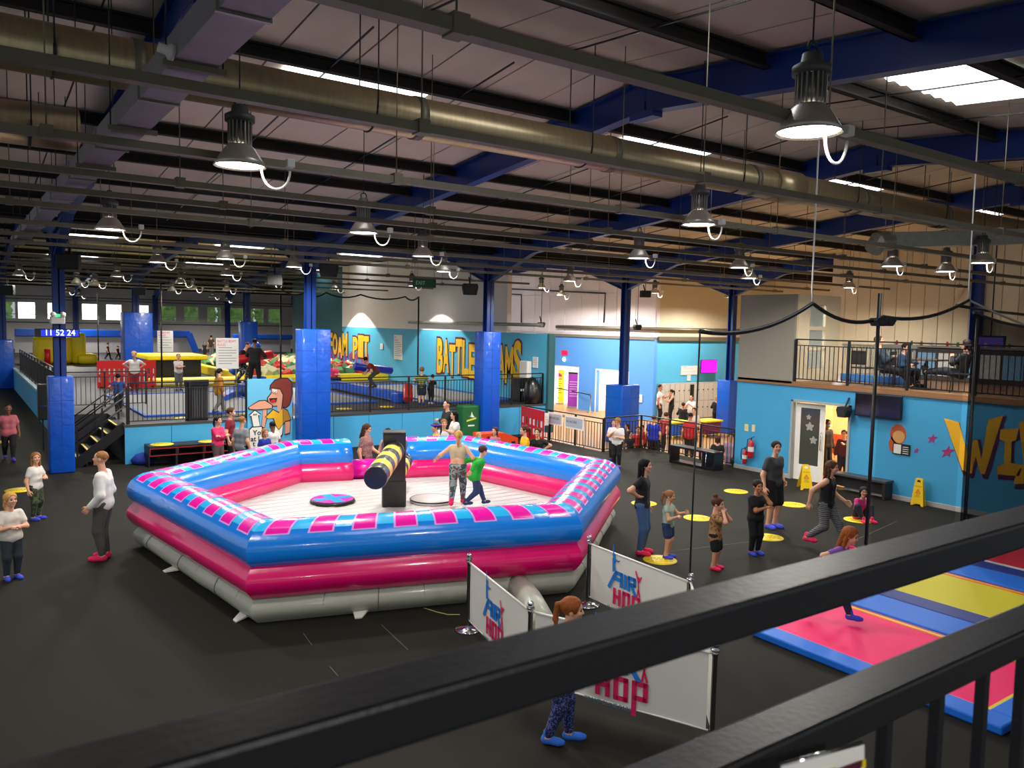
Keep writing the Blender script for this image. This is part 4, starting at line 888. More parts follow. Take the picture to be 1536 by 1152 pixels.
# ------------------------------------------------------------------ door
DW = WHT
D = thing('door_1', 'white glazed door standing open in the blue wall', 'door', (18.5, 12.98, 0), math.radians(6)); D['kind'] = 'structure'; del D['category']
for z0, z1 in ((0, .42), (1.94, 2.06)): MB().box(-.02, .02, -.82, 0, z0, z1).build('door_rail', DW, D)
for y0, y1 in ((-.82, -.68), (-.14, 0)): MB().box(-.02, .02, y0, y1, .42, 1.94).build('door_stile', DW, D)
MB().box(-.008, .008, -.68, -.14, .42, 1.94).build('door_glass', mat('dim_door_glass', '#4a4d45', .12, coat=.5), D)
MB().tube([(-.03, -.75, .85), (-.075, -.75, .88), (-.075, -.75, 1.3), (-.03, -.75, 1.33)], .014, 8).build('pull_handle', CHROME, D)
for y, z, r in ((-.4, 1.45, .1), (-.52, 1.1, .09), (-.36, 1.7, .06)): MB().prism([(r*(1+.3*math.sin(5*a))*math.cos(a), r*(1+.3*math.sin(5*a))*math.sin(a)) for a in np.linspace(0, 2*PI, 21)[:-1]], (-.009, y, z), (0, -1, 0), (0, 0, 1), .001).build('glass_sticker', mat('frosted_sticker', '#a3a597', .5), D)
struct('trim_door', MB().box(18.36, 18.66, 13.0, 13.06, 0, 2.14).box(18.36, 18.66, 11.33, 11.39, 0, 2.14).box(18.36, 18.66, 11.33, 13.06, 2.09, 2.15), mat('door_frame_grey', '#9fa6a4', .5), 'grey frame round the open door')
# warm lit room behind the door
struct('wall_party_room', MB().box(22.4, 22.5, 10.2, 14.5, 0, 2.5).box(18.66, 22.4, 10.2, 10.3, 0, 2.5).box(18.66, 22.4, 14.4, 14.5, 0, 2.5), mat('party_room_orange', '#fbe0b0', .6), 'warm orange walls of the room behind the door')
t = thing('wall_panel', 'red panel strip on the orange room wall', 'panel'); MB().box(22.36, 22.4, 11.9, 12.3, 0, 2.4).build('strip', REDP, t); MB().box(22.34, 22.4, 10.3, 14.4, .2, .8).build('lower_board', mat('party_board', '#c2502a', .6), t)
point_light('party_room_lamp', (20.7, 12.0, 2.3), 380, .2, (1, .84, .58))
speaker(atX(1266, 618, 18.2), 'black speaker hanging in the open doorway', .3, .26, math.radians(-90))
# television and benches at the blue wall
t = thing('television', 'black wall television above the bench', 'television'); a, b = atX(1284, 590, 18.3), atX(1352, 632, 18.3)
MB().cbox(18.27, 18.33, b[1], a[1], b[2]+.02, a[2]+.02, .01).build('case', mat('tv_case_black', '#0a0a0b', .35), t); MB().box(18.266, 18.27, b[1]+.02, a[1]-.02, b[2]+.05, a[2]).build('screen', mat('tv_screen_black', '#050507', .12, coat=.5), t); MB().box(18.33, 18.4, (a[1]+b[1])/2-.1, (a[1]+b[1])/2+.1, 2.05, 2.25).build('wall_bracket', BLK, t)
t = thing('wall_bench', 'long dark bench below the television', 'bench'); MB().cbox(17.98, 18.34, 10.1, 11.75, .4, .46, .01).build('seat', mat('bench_top_grey', '#3c3d3f', .4), t)
for y in (10.15, 11.7): MB().cbox(18.0, 18.32, y-.04, y+.04, 0, .4, .01).build('leg', DARK, t)
MB().box(18.26, 18.3, 10.15, 11.7, .1, .36).build('back_panel', DARK, t)
t = thing('trainers', 'pair of white trainers under the wall bench', 'shoes', (18.1, 11.45, 0))
for dx in (0, .12): MB().tube([(dx*.4, dx, .05), (dx*.4-.1, dx, .045), (dx*.4-.2, dx, .03)], [.05, .045, .03], 10).build('shoe', WHT, t)
t = thing('cubby_bench', 'black open bench in front of the reception railing', 'bench'); a, b = np.array(gp(1010, 692)), np.array(gp(1093, 704)); b = np.array((a[0]+.1, b[1], 0))
MB().cbox(a[0]-.2, a[0]+.22, b[1], a[1], .46, .52, .008).build('top', BLKV, t); MB().box(a[0]-.18, a[0]+.2, b[1], a[1], .02, .06).build('bottom', BLKV, t)
for y in (a[1]-.03, b[1]+.03, b[1]+.45): MB().box(a[0]-.18, a[0]+.2, y-.025, y+.025, .0, .46).build('divider', BLKV, t)
MB().tube([(a[0]-.2, b[1]+.3, .5), (a[0]-.21, b[1]+.3, .1), (a[0]-.21, b[1]+.42, .08)], .008, 6).build('metal_edge', CHROME, t)
t = thing('shoe_bench', 'black bench with red framed cubbies below the platform wall', 'bench'); a, b = np.array(gp(226, 697)), np.array(gp(335, 690)); ya = 22.55
x0, x1 = atY(223, 690, ya)[0], atY(345, 690, ya)[0]
MB().cbox(x0, x1, ya, ya+.6, .5, .56, .01).build('top', DARK, t); MB().box(x0, x1, ya+.55, ya+.6, 0, .5).build('back', DARK, t)
for i in range(4): x = x0+(x1-x0)*i/3; MB().box(max(x0, x-.025), min(x1, x+.025), ya, ya+.58, 0, .5).build('divider', DARK, t)
RE = mat('red_edge_tape', '#a3202c', .5)
for z in (.3, .49): MB().box(x0+.02, x1-.02, ya-.006, ya, z-.012, z+.012).build('red_edge', RE, t)
for i in range(3): x = x0+(x1-x0)*(i+.5)/3; MB().box(x0+(x1-x0)*i/3+.03, x0+(x1-x0)*i/3+.045, ya-.006, ya, .3, .49).build('red_edge', RE, t)
MB().box(x0, x1, ya, ya+.56, .29, .31).build('shelf', DARK, t)
dot((atY(243, 669, ya+.3)[0], ya+.3, .56), .3, 'yellow seat dot on the red framed bench'); dot((atY(312, 664, ya+.3)[0], ya+.3, .56), .26, 'yellow seat dot beside the girl in the pink top')
bq = gp(216, 695); bag = MB().lathe([(0, 0), (.3, .02), (.34, .12), (.2, .26), (.05, .3), (0, .3)], 14, bq); tag(bag.build('kit_bag', mat('bag_blue', '#15308c', .8)), 'dark blue bag on the floor beside the red framed bench', 'bag')
# ------------------------------------------------------------------ clock, emergency light, column fittings
t = thing('led_clock', 'blue LED clock reading 11 52 24 on the left column', 'clock'); yc = 22.64; a, b = atY(52, 493, yc), atY(120, 506, yc)
MB().cbox(a[0], b[0], yc, yc+.128, b[2], a[2], .01).build('case', BLK, t)
MB().box(a[0]+.13, b[0]-.03, yc-.003, yc, b[2]+.025, a[2]-.025).build('display', mat('led_blue_dim', '#1a30e8', .4, emit=1.2), t)
lettering('clock_digits', '11 52 24', (a[2]-b[2])*.98, (a[0]+.2, yc-.008, b[2]+.045), (1, 0, 0), (0, 0, 1), mat('led_digit', '#dff0ff', .4, emit=3.0), t, .002, sx=.95)
t = thing('emergency_light', 'white twin emergency light box on the clock column', 'light'); a, b = atY(76, 472, 22.5), atY(98, 486, 22.5)
MB().cbox(a[0], b[0], 22.5, 22.768, b[2], a[2]-.04, .015).build('box', OFFW, t); MB().box((a[0]+b[0])/2-.1, (a[0]+b[0])/2+.1, 22.52, 22.6, a[2]-.05, a[2]+.02).build('indicator', mat('green_indicator', '#28e070', .4, emit=2.0), t)
for x in (a[0]+.05, b[0]-.05): MB().lathe([(0, 0), (.06, .0), (.07, .05), (0, .06)], 12, (x, 22.52, a[2]), axis=(0, -1, .2)).build('lamp_head', OFFW, t)
t = thing('arcade_cabinet', 'slim black cabinet behind the clock column', 'cabinet'); a = gp(66, 676); MB().cbox(a[0]-.12, a[0]+.14, a[1], a[1]+.3, .9, 1.95, .02).build('body', BLK, t); MB().box(a[0]-.02, a[0]+.02, a[1]+.1, a[1]+.14, 0, .9).build('stand', BLK, t); MB().box(a[0]-.1, a[0]+.1, a[1]-.004, a[1], 1.3, 1.33).build('chrome_strip', CHROME, t)
t = thing('height_rope', 'white cord with a toggle hanging beside the mural', 'cord'); MB().tube([(8.35, 23.2, 1.95), (8.35, 23.2, 1.1)], .012, 6).build('cord', OFFW, t); MB().lathe([(0, 0), (.025, .01), (.025, .09), (0, .1)], 10, (8.35, 23.2, 1.0)).build('toggle', OFFW, t)
# ------------------------------------------------------------------ rules boards and wall notices
def board(name, label, px0, py0, px1, py1, Y, title=None, tcol=PINK, rows=7, m=None, axis='Y', leg=False):
    t = thing(name, label, 'sign')
    if axis == 'Y': a, b = atY(px0, py0, Y), atY(px1, py1, Y); o = np.array((a[0], Y, b[2])); u = np.array((1., 0, 0)); W = b[0]-a[0]
    else: a, b = atX(px0, py0, Y), atX(px1, py1, Y); o = np.array((Y, a[1], b[2])); u = np.array((0, -1., 0)); W = a[1]-b[1]
    v = np.array((0, 0, 1.)); Hh = a[2]-b[2]; n = np.cross(u, v)
    MB().prism([(0, 0), (W, 0), (W, Hh), (0, Hh)], o-n*.03, u, v, .03).build('sheet', m or OFFW, t)
    if title:
        for i, tx in enumerate(title.split('\n')): lettering('title', tx, Hh*.12 if len(title) > 6 else Hh*.2, o+u*W*.06+v*Hh*(.86-.12*i)+n*.002, u, v, tcol, t, .002, sx=min(1.0, 1.45*W/(Hh*.12*max(1, max(len(q) for q in title.split('\n'))))))
    for i in range(rows):
        z = Hh*(.68-.6*i/max(rows, 1)); MB().prism([(W*.1, z), (W*(.9 if i % 3 else .7), z), (W*(.9 if i % 3 else .7), z+Hh*.018), (W*.1, z+Hh*.018)], o+n*.001, u, v, .001).build('text_line', mat('text_grey', '#7d8290', .6), t)
    if leg:
        for x in (.1, .9): MB().bar(o+u*W*x-n*.05+v*Hh*.5, (o+u*W*x-n*.05)*np.array((1, 1, 0))+v*ZP, .04, .04).build('leg', GALVD, t)
    return t
board('rules_board', 'white BATTLE BEAM RULES board behind the fighters', 324, 507, 358, 553, 29.5, 'BATTLE BEAM\nRULES', leg=True)
board('rules_board', 'white rules board behind the black box with pink heading', 236, 496, 260, 528, 60, 'FOAM PIT\nRULES', rows=5, leg=True)
board('wall_notice', 'tall white rules notice right of the foam pit lettering', 591, 502, 603, 540, 17.96, 'PIT\nRULES', axis='X', rows=8)
board('wall_notice', 'small white notice on the platform wall beside the foam pit', 570, 515, 574, 524, 17.96, None, axis='X', rows=2)
board('wall_notice', 'small white notice at the right end of the platform wall', 799, 535, 806, 552, 17.96, None, axis='X', rows=3)
board('wall_notice', 'white LOCKER AREA notice above the lockers', 1022, 549, 1046, 562, 27.56, 'LOCKER AREA', rows=2)
board('wall_notice', 'small white sheet under the locker area notice', 1031, 562, 1036, 571, 27.56, None, rows=2)
board('wall_notice', 'white notice with a pink heading beside the square column pad', 954, 591, 963, 604, 27.7, 'AREA', axis='X', rows=2)
board('wall_notice', 'upper white sheet beside the square column pad', 950, 576, 957, 591, 27.7, None, axis='X', rows=3)
board('wall_notice', 'red illuminated box on the reception wall', 842, 525, 851, 533, 27.7, None, axis='X', rows=0, m=mat('red_sign_lit', '#e01848', .5, emit=.6))
board('wall_notice', 'left yellow safety notice above the fire extinguishers', 1117, 636, 1122, 647, 18.38, None, axis='X', rows=2, m=mat('pale_yellow_notice', '#d8d29a', .6))
board('wall_notice', 'right yellow safety notice above the fire extinguishers', 1128, 637, 1132, 648, 18.38, None, axis='X', rows=2, m=mat('pale_yellow_notice2', '#dcd6a4', .6))
t = thing('bulkhead_light', 'small white bulkhead light over the left doorway', 'light'); c = atX(846, 539, 27.7); MB().lathe([(0, .05), (.1, .04), (.12, 0)], 16, c, axis=(-1, 0, 0)).build('diffuser', mat('bulkhead_glow', '#eaffff', .4, emit=3), t)
for px, py, Y, lab in ((100, 398, 21.9, None), (637, 423, 22.0, 'small dark green exit sign hanging from the trunking'), (640, 423, 22, None)):
    if lab:
        t = thing('exit_sign', lab, 'sign'); a, b = atY(620, 417, Y), atY(654, 432, Y); MB().cbox(a[0], b[0], Y, Y+.05, b[2], a[2], .006).build('sign_panel', mat('exit_green', '#0d4a30', .5), t); lettering('sign_text', 'EXIT', (a[2]-b[2])*.6, (a[0]+.08, Y-.003, b[2]+.08), (1, 0, 0), (0, 0, 1), mat('exit_text', '#9fd8b4', .5), t, .002)
        for x in (a[0]+.06, b[0]-.06): MB().tube([(x, Y+.02, a[2]), (x, Y+.02, 6.64)], .006, 5).build('hanger_rod', DARK, t)
# television with a magenta screen near the lockers
t = thing('television', 'wall screen showing plain magenta above the lockers', 'television'); Y = 27.2; a, b = atY(1052, 540, Y), atY(1075.5, 559, Y)
MB().cbox(a[0], b[0], Y, Y+.06, b[2], a[2], .01).build('case', BLK, t); MB().box(a[0]+.03, b[0]-.03, Y-.003, Y, b[2]+.03, a[2]-.03).build('screen', mat('magenta_screen', '#ff00e6', .4, emit=1.6), t); MB().bar(((a[0]+b[0])/2, Y+.05, (a[2]+b[2])/2), ((a[0]+b[0])/2, Y+.4, (a[2]+b[2])/2), .08, .08).build('wall_arm', BLK, t)
# lockers
LK = mat('locker_beige', '#b7b0a4', .45, var=.04); lb = boxmesh(.3, .42, 1.56, LK, .006); ld = boxmesh(.27, .012, .74, mat('locker_door_beige', '#c9c3b8', .4), .004); lh = MB().tube([(0, -.0, 0), (0, -.03, 0)], .022, 8).mesh('knob'); lh.materials.append(INK)
for i in range(13):
    t = thing('locker', 'beige two door locker in the row behind reception' if i != 5 else 'beige locker with its upper door open showing a dark inside', 'locker', (28.27+.348*i, 27.32, ZW), group='lockers behind reception' if i != 5 else None)
    t.scale = (1.14, 1.14, 1.14); put('body', lb, t, (0, 0, .8))
    for z in (.42, 1.18):
        if i == 5 and z > 1:
            MB().box(-.12, .12, -.216, -.211, .84, 1.52).build('dark_inside', INK, t); continue
        d = put('door', ld, t, (0, -.217, z)); put('knob', lh, d, (.09, -.006, .1))
# pipes along the ledge
t = thing('ledge_pipe', 'long grey pipe run along the ledge of the far walls', 'pipe'); z = atX(700, 486, 17.85)[2]
MB().tube([(17.85, 34, 3.98), (17.85, 23.5, 3.98)], .07, 10).build('pipe', GALV, t); MB().tube([(27.6, 35, 3.9), (27.6, 27.35, 3.9), (36, 27.4, 3.9)], .09, 10).build('pipe', GALVD, t)
t = thing('conduit', 'black conduit bent over the pinkish cladding', 'conduit'); MB().tube([atX(782, 484, 27.75), atX(782, 442, 27.75), atX(716, 438, 27.75)], .035, 6).build('pipe', BLK, t)
t = thing('conduit', 'black conduit falling from the roof to the ledge beside the reception column', 'conduit'); MB().tube([atX(905.5, 484, 27.75), atX(908, 440, 27.75), atX(740, 432, 27.75)], .035, 6).build('pipe', BLK, t)
# roller banners and belt post
def roller(p, label, m, w_=.55, h=1.62, rz=0.0, head=None):
    t = thing('roller_banner', label, 'banner', p, rz); MB().cbox(-w_/2, w_/2, -.1, .1, 0, .07, .01).build('base', GALV, t); MB().box(-w_/2+.02, w_/2-.02, -.004, .004, .07, h).build('printed_sheet', m, t)
    for i in range(7): MB().box(-w_*.35, w_*(.3-.1*(i % 2)), -.008, -.005, h*.72-.13*i, h*.72-.13*i+.03).build('text_line', mat('banner_text_dark', '#5a4d20', .6) if head else mat('banner_text_pale', '#e2b8e8', .6), t)
    if head: MB().prism([(-.2, 0), (.2, 0), (.16, .12), (.02, .2), (-.14, .14)], (0, -.006, h*.8), (1, 0, 0), (0, 0, 1), .002).build('pink_emblem', PINK, t); MB().prism(cir(-.08, 0, .1, .1), (0, -.006, .35), (1, 0, 0), (0, 0, 1), .002).build('red_roundel', REDP, t)
    else: MB().box(-w_/2+.02, w_/2-.02, -.008, -.005, h-.1, h).build('dark_heading', INK, t)
    MB().tube([(0, .03, .05), (0, .03, h)], .01, 6).build('pole', GALV, t)
roller(gp(837, 606, ZW), 'yellow roller banner with a pink emblem in the left doorway', mat('roller_yellow', '#f0dc10', .5), .68, 1.98, math.radians(-35), True)
roller(gp(860, 612, ZW), 'purple and magenta roller banner beside the left doorway', mat('roller_purple', '#9a30a8', .5, var=.5, vs=1.2), .7, 1.98, math.radians(-50))
t = thing('belt_barrier', 'black belt barrier post in front of the reception wall', 'barrier', gp(885, 619, ZW)); MB().lathe([(0, 0), (.17, 0), (.16, .03), (.03, .045), (.03, .95), (.04, .95), (.04, 1.0), (0, 1.0)], 16).build('post', GALV, t); q = np.array(gp(826, 604, ZW))-np.array(gp(885, 619, ZW)); MB().bar((0, 0, .93), (q[0], q[1], .93), .012, .05).build('belt', BLK, t)
# ramp barrier frame with two notices
t = thing('crowd_barrier', 'grey tubular barrier with two framed notices by the ramp', 'barrier'); a, b = np.array((16.62, 21.4, 0)), np.array((16.62, 19.5, 0)); up = np.array((0, 0, 1.))
MB().tube([a+up*.05, a+up*1.0, b+up*1.0, b+up*.05, a+up*.05], .02, 8).build('frame', GALVD, t)
for i in range(1, 9): q = a+(b-a)*i/9; MB().tube([q+up*.05, q+up*1.0], .009, 6).build('upright', GALVD, t)
u = nrm(b-a); 
for i, (s0, s1) in enumerate(((.02, .42), (.5, 1.0))):
    L = np.linalg.norm(b-a); o = a+u*L*s0+up*(.62-.02*i)+np.cross(u, up)*.03; W = L*(s1-s0); fr = MB().prism([(0, 0), (W, 0), (W, .42), (0, .42)], o, u, up, .01).build('notice_frame', WHT, t)
    MB().prism([(.05, .05), (W-.05, .05), (W-.05, .37), (.05, .37)], o+np.cross(u, up)*.011, u, up, .001).build('notice_sheet', mat('notice_grey_blue', '#b4bcca', .6), fr); lettering('notice_text', 'NO ACCESS', .1, o+u*.07+up*.2+np.cross(u, up)*.013, u, up, INK, fr, .001, .01, sx=min(1, W/.75))
o = board('wall_notice', 'small white notice between the red barrier and the ramp', 817, 620, 823, 638, 21.2, None, rows=3, leg=False)
# green covered stand, orange step box
t = thing('green_cover', 'tall dark green fabric cover with an emblem beside the graffiti column', 'cover'); Y = 22.75; a, b = atY(694, 609, Y), atY(719, 653, Y); GRN = mat('dark_green_fabric', '#0d5a2a', .7, var=.15, bump=.2, bs=10)
MB().cbox(a[0], b[0]+.05, Y, Y+.45, 0, a[2], .06).build('cover_body', GRN, t); c = ((a[0]+b[0])/2, Y-.003, .72)
MB().prism([(-.02, .12), (.02, .28), (.06, .18), (.14, .08), (.05, .08), (-.1, .14)], c, (1, 0, 0), (0, 0, 1), .002).build('bird_emblem', OFFW, t); MB().prism([(-.18, -.06), (.2, .02), (.2, .08), (-.18, .0)], c, (1, 0, 0), (0, 0, 1), .002).build('yellow_stroke', mat('lime_ink', '#c8d048', .6), t); MB().box(c[0]-.12, c[0]+.14, Y-.003, Y-.001, .5, .55).build('text_line', OFFW, t)
t = thing('step_box', 'orange plastic box with a dark opening behind the arena', 'box'); a = gp(723, 652, .62); ORG = mat('orange_plastic', '#ea4a12', .45)
MB().prism([(0, 0), (1.35, 0), (1.35, .44), (.85, .62), (0, .64)], (a[0], a[1]+.5, 0), (1, 0, 0), (0, 0, 1), .5).build('body', ORG, t); MB().box(a[0]+.18, a[0]+.62, a[1]-.005, a[1], .28, .55).build('opening', mat('dark_red_inside', '#6a1408', .6), t); MB().box(a[0]+1.1, a[0]+1.25, a[1]-.005, a[1], .2, .34).build('slot', INK, t)
t = thing('sanitiser_dispenser', 'white hand sanitiser dispenser on the platform wall', 'dispenser'); c = atX(791, 555, 17.95); MB().cbox(17.75, 17.98, c[1]-.25, c[1]+.25, c[2]-.4, c[2]+.35, .03).build('housing', OFFW, t); MB().box(17.8, 17.98, c[1]-.15, c[1]+.15, c[2]-.62, c[2]-.4).build('drip_tray', DARK, t)
t = thing('equipment_cabinet', 'black cabinet at the right end of the platform', 'cabinet'); a, b = atY(780, 567, 24.2), atY(797, 604, 24.2); MB().cbox(a[0], b[0], 24.2, 24.8, ZP, a[2], .03).build('body', BLKV, t); MB().prism([(0, 0), (.5, 0), (0, .75)], (b[0], 24.5, ZP), (1, 0, 0), (0, 0, 1), .3).build('side_wing', BLKV, t); MB().box(a[0]+.04, a[0]+.2, 24.19, 24.2, a[2]-.5, a[2]-.42).build('name_plate', OFFW, t)
t = thing('soft_bag', 'black soft bag standing at the platform corner', 'bag'); a = gp(813, 606, ZP); MB().lathe([(0, 0), (.3, 0), (.34, .3), (.28, .7), (.12, .95), (0, 1.0)], 16, (a[0]-.25, a[1]+.3, ZP)).build('bag_body', BLKV, t)
# fire extinguishers
for px, lab, s in ((1117, 'smaller fire extinguisher hanging on the blue wall', .8), (1126, 'larger fire extinguisher hanging on the blue wall', 1.0)):
    c = atX(px, 690 if s < 1 else 681, 18.27); t = thing('fire_extinguisher', lab, 'extinguisher', (18.27, c[1], c[2]-.1)); r = .085*s; h = .5*s
    MB().lathe([(0, 0), (r*.9, 0), (r, .03), (r, h*.8), (r*.6, h*.93), (.02, h), (0, h)], 20).build('cylinder', mat('extinguisher_red', '#b8121c', .3, coat=.4), t); MB().lathe([(.02, h), (.022, h+.06), (0, h+.06)], 10).build('valve', BLK, t)
    MB().bar((0, .0, h+.06), (-.02, -.12, h+.1), .02, .015).build('lever', BLK, t); MB().tube([(0, .02, h+.04), (-.03, .1, h), (-.02, .12, h*.6), (-.02, .1, h*.25)], .012, 7).build('hose', BLK, t)
    MB().lathe([(r+.001, h*.35), (r+.001, h*.62)], 20).build('label', OFFW, t); MB().box(.05, .13, -.03, .03, h*.5, h*.6).build('wall_hook', DARK, t)
t = thing('dark_holdall', 'dark green holdall on the floor below the fire extinguishers', 'bag', gp(1110, 700)); MB().tube([(-.05, .2, .14), (-.05, -.2, .14)], [.14, .15], 14).build('bag_body', mat('bag_dark_green', '#122820', .8), t); MB().tube([(-.08, .12, .2), (-.1, 0, .33), (-.08, -.12, .2)], .012, 6).build('strap', BLK, t)
# ball pool tables in the soft area behind reception
for px, py, lab, mm in ((1012, 642, 'blue sensory table with a yellow rim behind the railing', mat('table_blue', '#1c5fc8', .4)), (1060, 640, 'maroon sensory table with a yellow rim behind the railing', mat('table_maroon', '#6a1a48', .4))):
    p = gp(px, py+14, ZW); t = thing('play_table', lab, 'table', p); MB().cbox(-.5, .5, -.35, .35, .12, .62, .06).build('tub', mm, t); MB().cbox(-.56, .56, -.4, .4, .62, .7, .03).build('rim', YEL, t)
    for sx in (-.4, .4):
        for sy in (-.28, .28): MB().tube([(sx, sy, 0), (sx, sy, .14)], .04, 8).build('leg', YEL, t)
# ------------------------------------------------------------------ net enclosure
def net(label, pts, y, dens, mname, zb=.1):
    t = thing('safety_net', label, 'net'); V = []
    for x, z in pts: V += [(x, y, zb), (x, y, z)]
    MB().add(V, [(2*i, 2*i+2, 2*i+3, 2*i+1) for i in range(len(pts)-1)]).build('netting', netmat(mname, dens), t)
    MB().tube([(x, y, z) for x, z in pts], .028, 8).build('top_rope', BLK, t); return t
def sag(xa, za, xc, zc, dip, n=10): return [(xa+(xc-xa)*i/n, za+(zc-za)*i/n-dip*4*(i/n)*(1-i/n)) for i in range(n+1)]
NY = 6.6; A0, A1, A2, A3, A4 = [atY(*q, NY) for q in ((1050, 497), (1219, 455), (1325, 475), (1453, 450), (1600, 480))]
t1 = net('fine black net left of the first tall pole', sag(A0[0], A0[2], A1[0], A1[2], .16)+sag(A1[0], A1[2], A2[0], A2[2], .16)[1:], NY, .02, 'net_fine')
t2 = net('black safety net between the two tall poles', sag(A2[0], A2[2], A3[0], A3[2], .14), NY, .13, 'net_medium')
t3 = net('dense black netting at the right edge of the photo', sag(A3[0]+.3, A3[2]-.2, A4[0]+1.2, A4[2], .2), NY+.05, .62, 'net_dense')
for q in (A1, A3): MB().tube([(q[0], NY, q[2]), (q[0]-.03, NY, q[2]+.2), (q[0]-.05, NY, zsheet(NY, 9)-.05)], .012, 6).build('white_cord', OFFW, t2)
for px, py, lab, zt in ((1050, 497, 'thin black net pole right of the arena', None), (1320, 440, 'tall black net pole in front of the television', None), (1467, 478, 'black net pole in front of the big letters', None)):
    q = atY(px, py, NY); t = thing('net_pole', lab, 'pole', (q[0], NY, 0)); r = .011 if px < 1100 else .028
    if px > 1100: MB().tube([(0, 0, .0), (0, 0, q[2])], r, 10).build('pole', BLK, t)
    else: MB().tube([(-.02, 0, .0), (0, 0, q[2])], r, 10).build('pole', BLK, t)
    MB().lathe([(0, 0), (.1, 0), (.1, .012), (0, .014)], 14).build('foot_plate', BLK, t)
for px, lab in ((1317, 'left wedge speaker on the tall net pole'), (1330, 'right wedge speaker on the tall net pole')): speaker(atY(px, 483, NY-.05), lab, .17, .12, math.radians(-30), brk=False)
# trailing ropes of the net
tag(MB().tube([atY(1453, 450, NY), atY(1495, 470, NY-.4), atY(1536, 487, NY-.8), atY(1580, 500, NY-1.2)], .02, 6).build('net_rope', mat('grey_rope', '#77756e', .8)), 'grey laced rope falling to the right from the net peak', 'rope')
tag(MB().tube([atY(1435, 458, NY+.6), atY(1480, 466, NY+.6), atY(1536, 472, NY+.6)], .03, 6).build('net_rope', BLK), 'thick black rope edge behind the net peak', 'rope')
for pts, lab in (([(360, 420), (420, 432), (455, 440), (489, 439), (541, 442), (608, 445), (628, 445)], 'black looped net rope across the foam pit'),):
    P = []
    for i in range(len(pts)-1):
        a, b = np.array(atY(*pts[i], 30)), np.array(atY(*pts[i+1], 30))
        for k in range(6): s_ = k/6; P.append(a*(1-s_)+b*s_-np.array((0, 0, .3*4*s_*(1-s_)*.5)))
    P.append(np.array(atY(*pts[-1], 30))); tag(MB().tube(P, .035, 6).build('net_rope', BLK), lab, 'rope')
for px, y0, y1, Y, lab in ((628, 445, 560, 30, 'thin black net pole at the right end of the foam pit'), (421, 440, 572, 30, 'thin black net pole left of the wide pad'), (241, 425, 580, 35, 'thin black net pole left of the boy with folded arms'), (146, 440, 545, 45, 'thin far net pole right of the clock')):
    a, b = atY(px, y0, Y), atY(px, y1, Y); tag(MB().tube([(a[0], Y, ZP if b[2] < 2.2 else b[2]), (a[0], Y, a[2])], .035, 6).build('net_pole', BLK), lab, 'pole')
# ------------------------------------------------------------------ far hall: trampoline backdrop and yellow slide
t = thing('court_backdrop', 'long pale grey trampoline backdrop with blue top pad', 'wall pad'); Y = 70.0; xs_ = [atY(px, 500, Y)[0] for px in (22, 186, 296)]
MB().box(xs_[0], xs_[2]-.3, Y, Y+.2, 0, 2.35).build('backdrop_board', mat('backdrop_grey', '#b3b0b4', .6), t); MB().cbox(xs_[0], xs_[2]-.6, Y-.15, Y+.3, 2.3, 2.85, .05).build('top_pad', PADB, t); MB().bar((xs_[2]-.7, Y, 2.6), (xs_[2]+.2, Y, .2), .4, .5).build('slanted_pad', PADB, t)
t = thing('court_backdrop', 'second grey backdrop with blue top pad behind the foam pit', 'wall pad'); MB().box(atY(352, 500, Y)[0], atY(436, 500, Y)[0], Y, Y+.2, 0, 2.2).build('backdrop_board', MATS['backdrop_grey'], t); MB().cbox(atY(350, 500, Y)[0], atY(438, 500, Y)[0], Y-.15, Y+.3, 2.2, 2.6, .05).build('top_pad', PADB, t)
t = thing('inflatable_slide', 'yellow inflatable slide behind the clock column', 'slide'); Y = 54.0; a, b = atY(52, 505, Y), atY(132, 570, Y)
MB().cbox(a[0], b[0]-.5, Y, Y+2, ZP, a[2], .25, 0, True).build('slide_body', YEL, t); MB().cbox(b[0]-.85, b[0]-.1, Y-.4, Y+1.8, ZP, a[2]+.25, .2, 0, True).build('side_tower', YEL, t); MB().cbox(b[0]-.6, b[0]+.5, Y-.8, Y+.8, ZP, ZP+.6, .2, 0, True).build('step', YEL, t)
MB().tube([(atY(71, 530, Y-1)[0], Y-1, ZP), (atY(71, 530, Y-1)[0], Y-1, 2.0)], .16, 12).build('red_post', REDP, t)
# ------------------------------------------------------------------ balcony cafe
t = thing('foil_curtain', 'silver foil strip curtain behind the balcony railing', 'curtain'); FO = mat('silver_foil', '#d8d4c4', .25, metal=.8)
for i in range(22): y = 13.0-.095*i; MB().box(20.6, 20.605, y-.04, y+.03, 2.63+.02*(i % 3), 3.6).build('foil_strip', FO, t)
MB().box(20.55, 20.65, 10.9, 13.04, 3.58, 3.64).build('header_rail', GALV, t)
t = thing('foil_box', 'blue edged box standing under the foil curtain', 'box'); MB().cbox(20.3, 20.5, 10.9, 12.9, zM, zM+.2, .02).build('plinth', mat('plinth_blue', '#3a7ac0', .5), t)
t = thing('cafe_counter', 'cafe counter with a row of bright jars on the balcony', 'counter'); MB().cbox(23.2, 24.0, 7.5, 13.5, zM, zM+.95, .02).build('counter_body', mat('counter_dark', '#3d332c', .5), t); MB().cbox(23.1, 24.1, 7.4, 13.6, zM+.95, zM+1.0, .01).build('worktop', mat('worktop_grey', '#8c8a86', .35), t)
for i in range(10): MB().box(23.17, 23.2, 7.7+.58*i, 8.2+.58*i, zM+.15, zM+.8).build('front_tile', mat('tile_pale_blue' if i % 2 else 'tile_white', '#7fb2d8' if i % 2 else '#dcdcd6', .3), t)
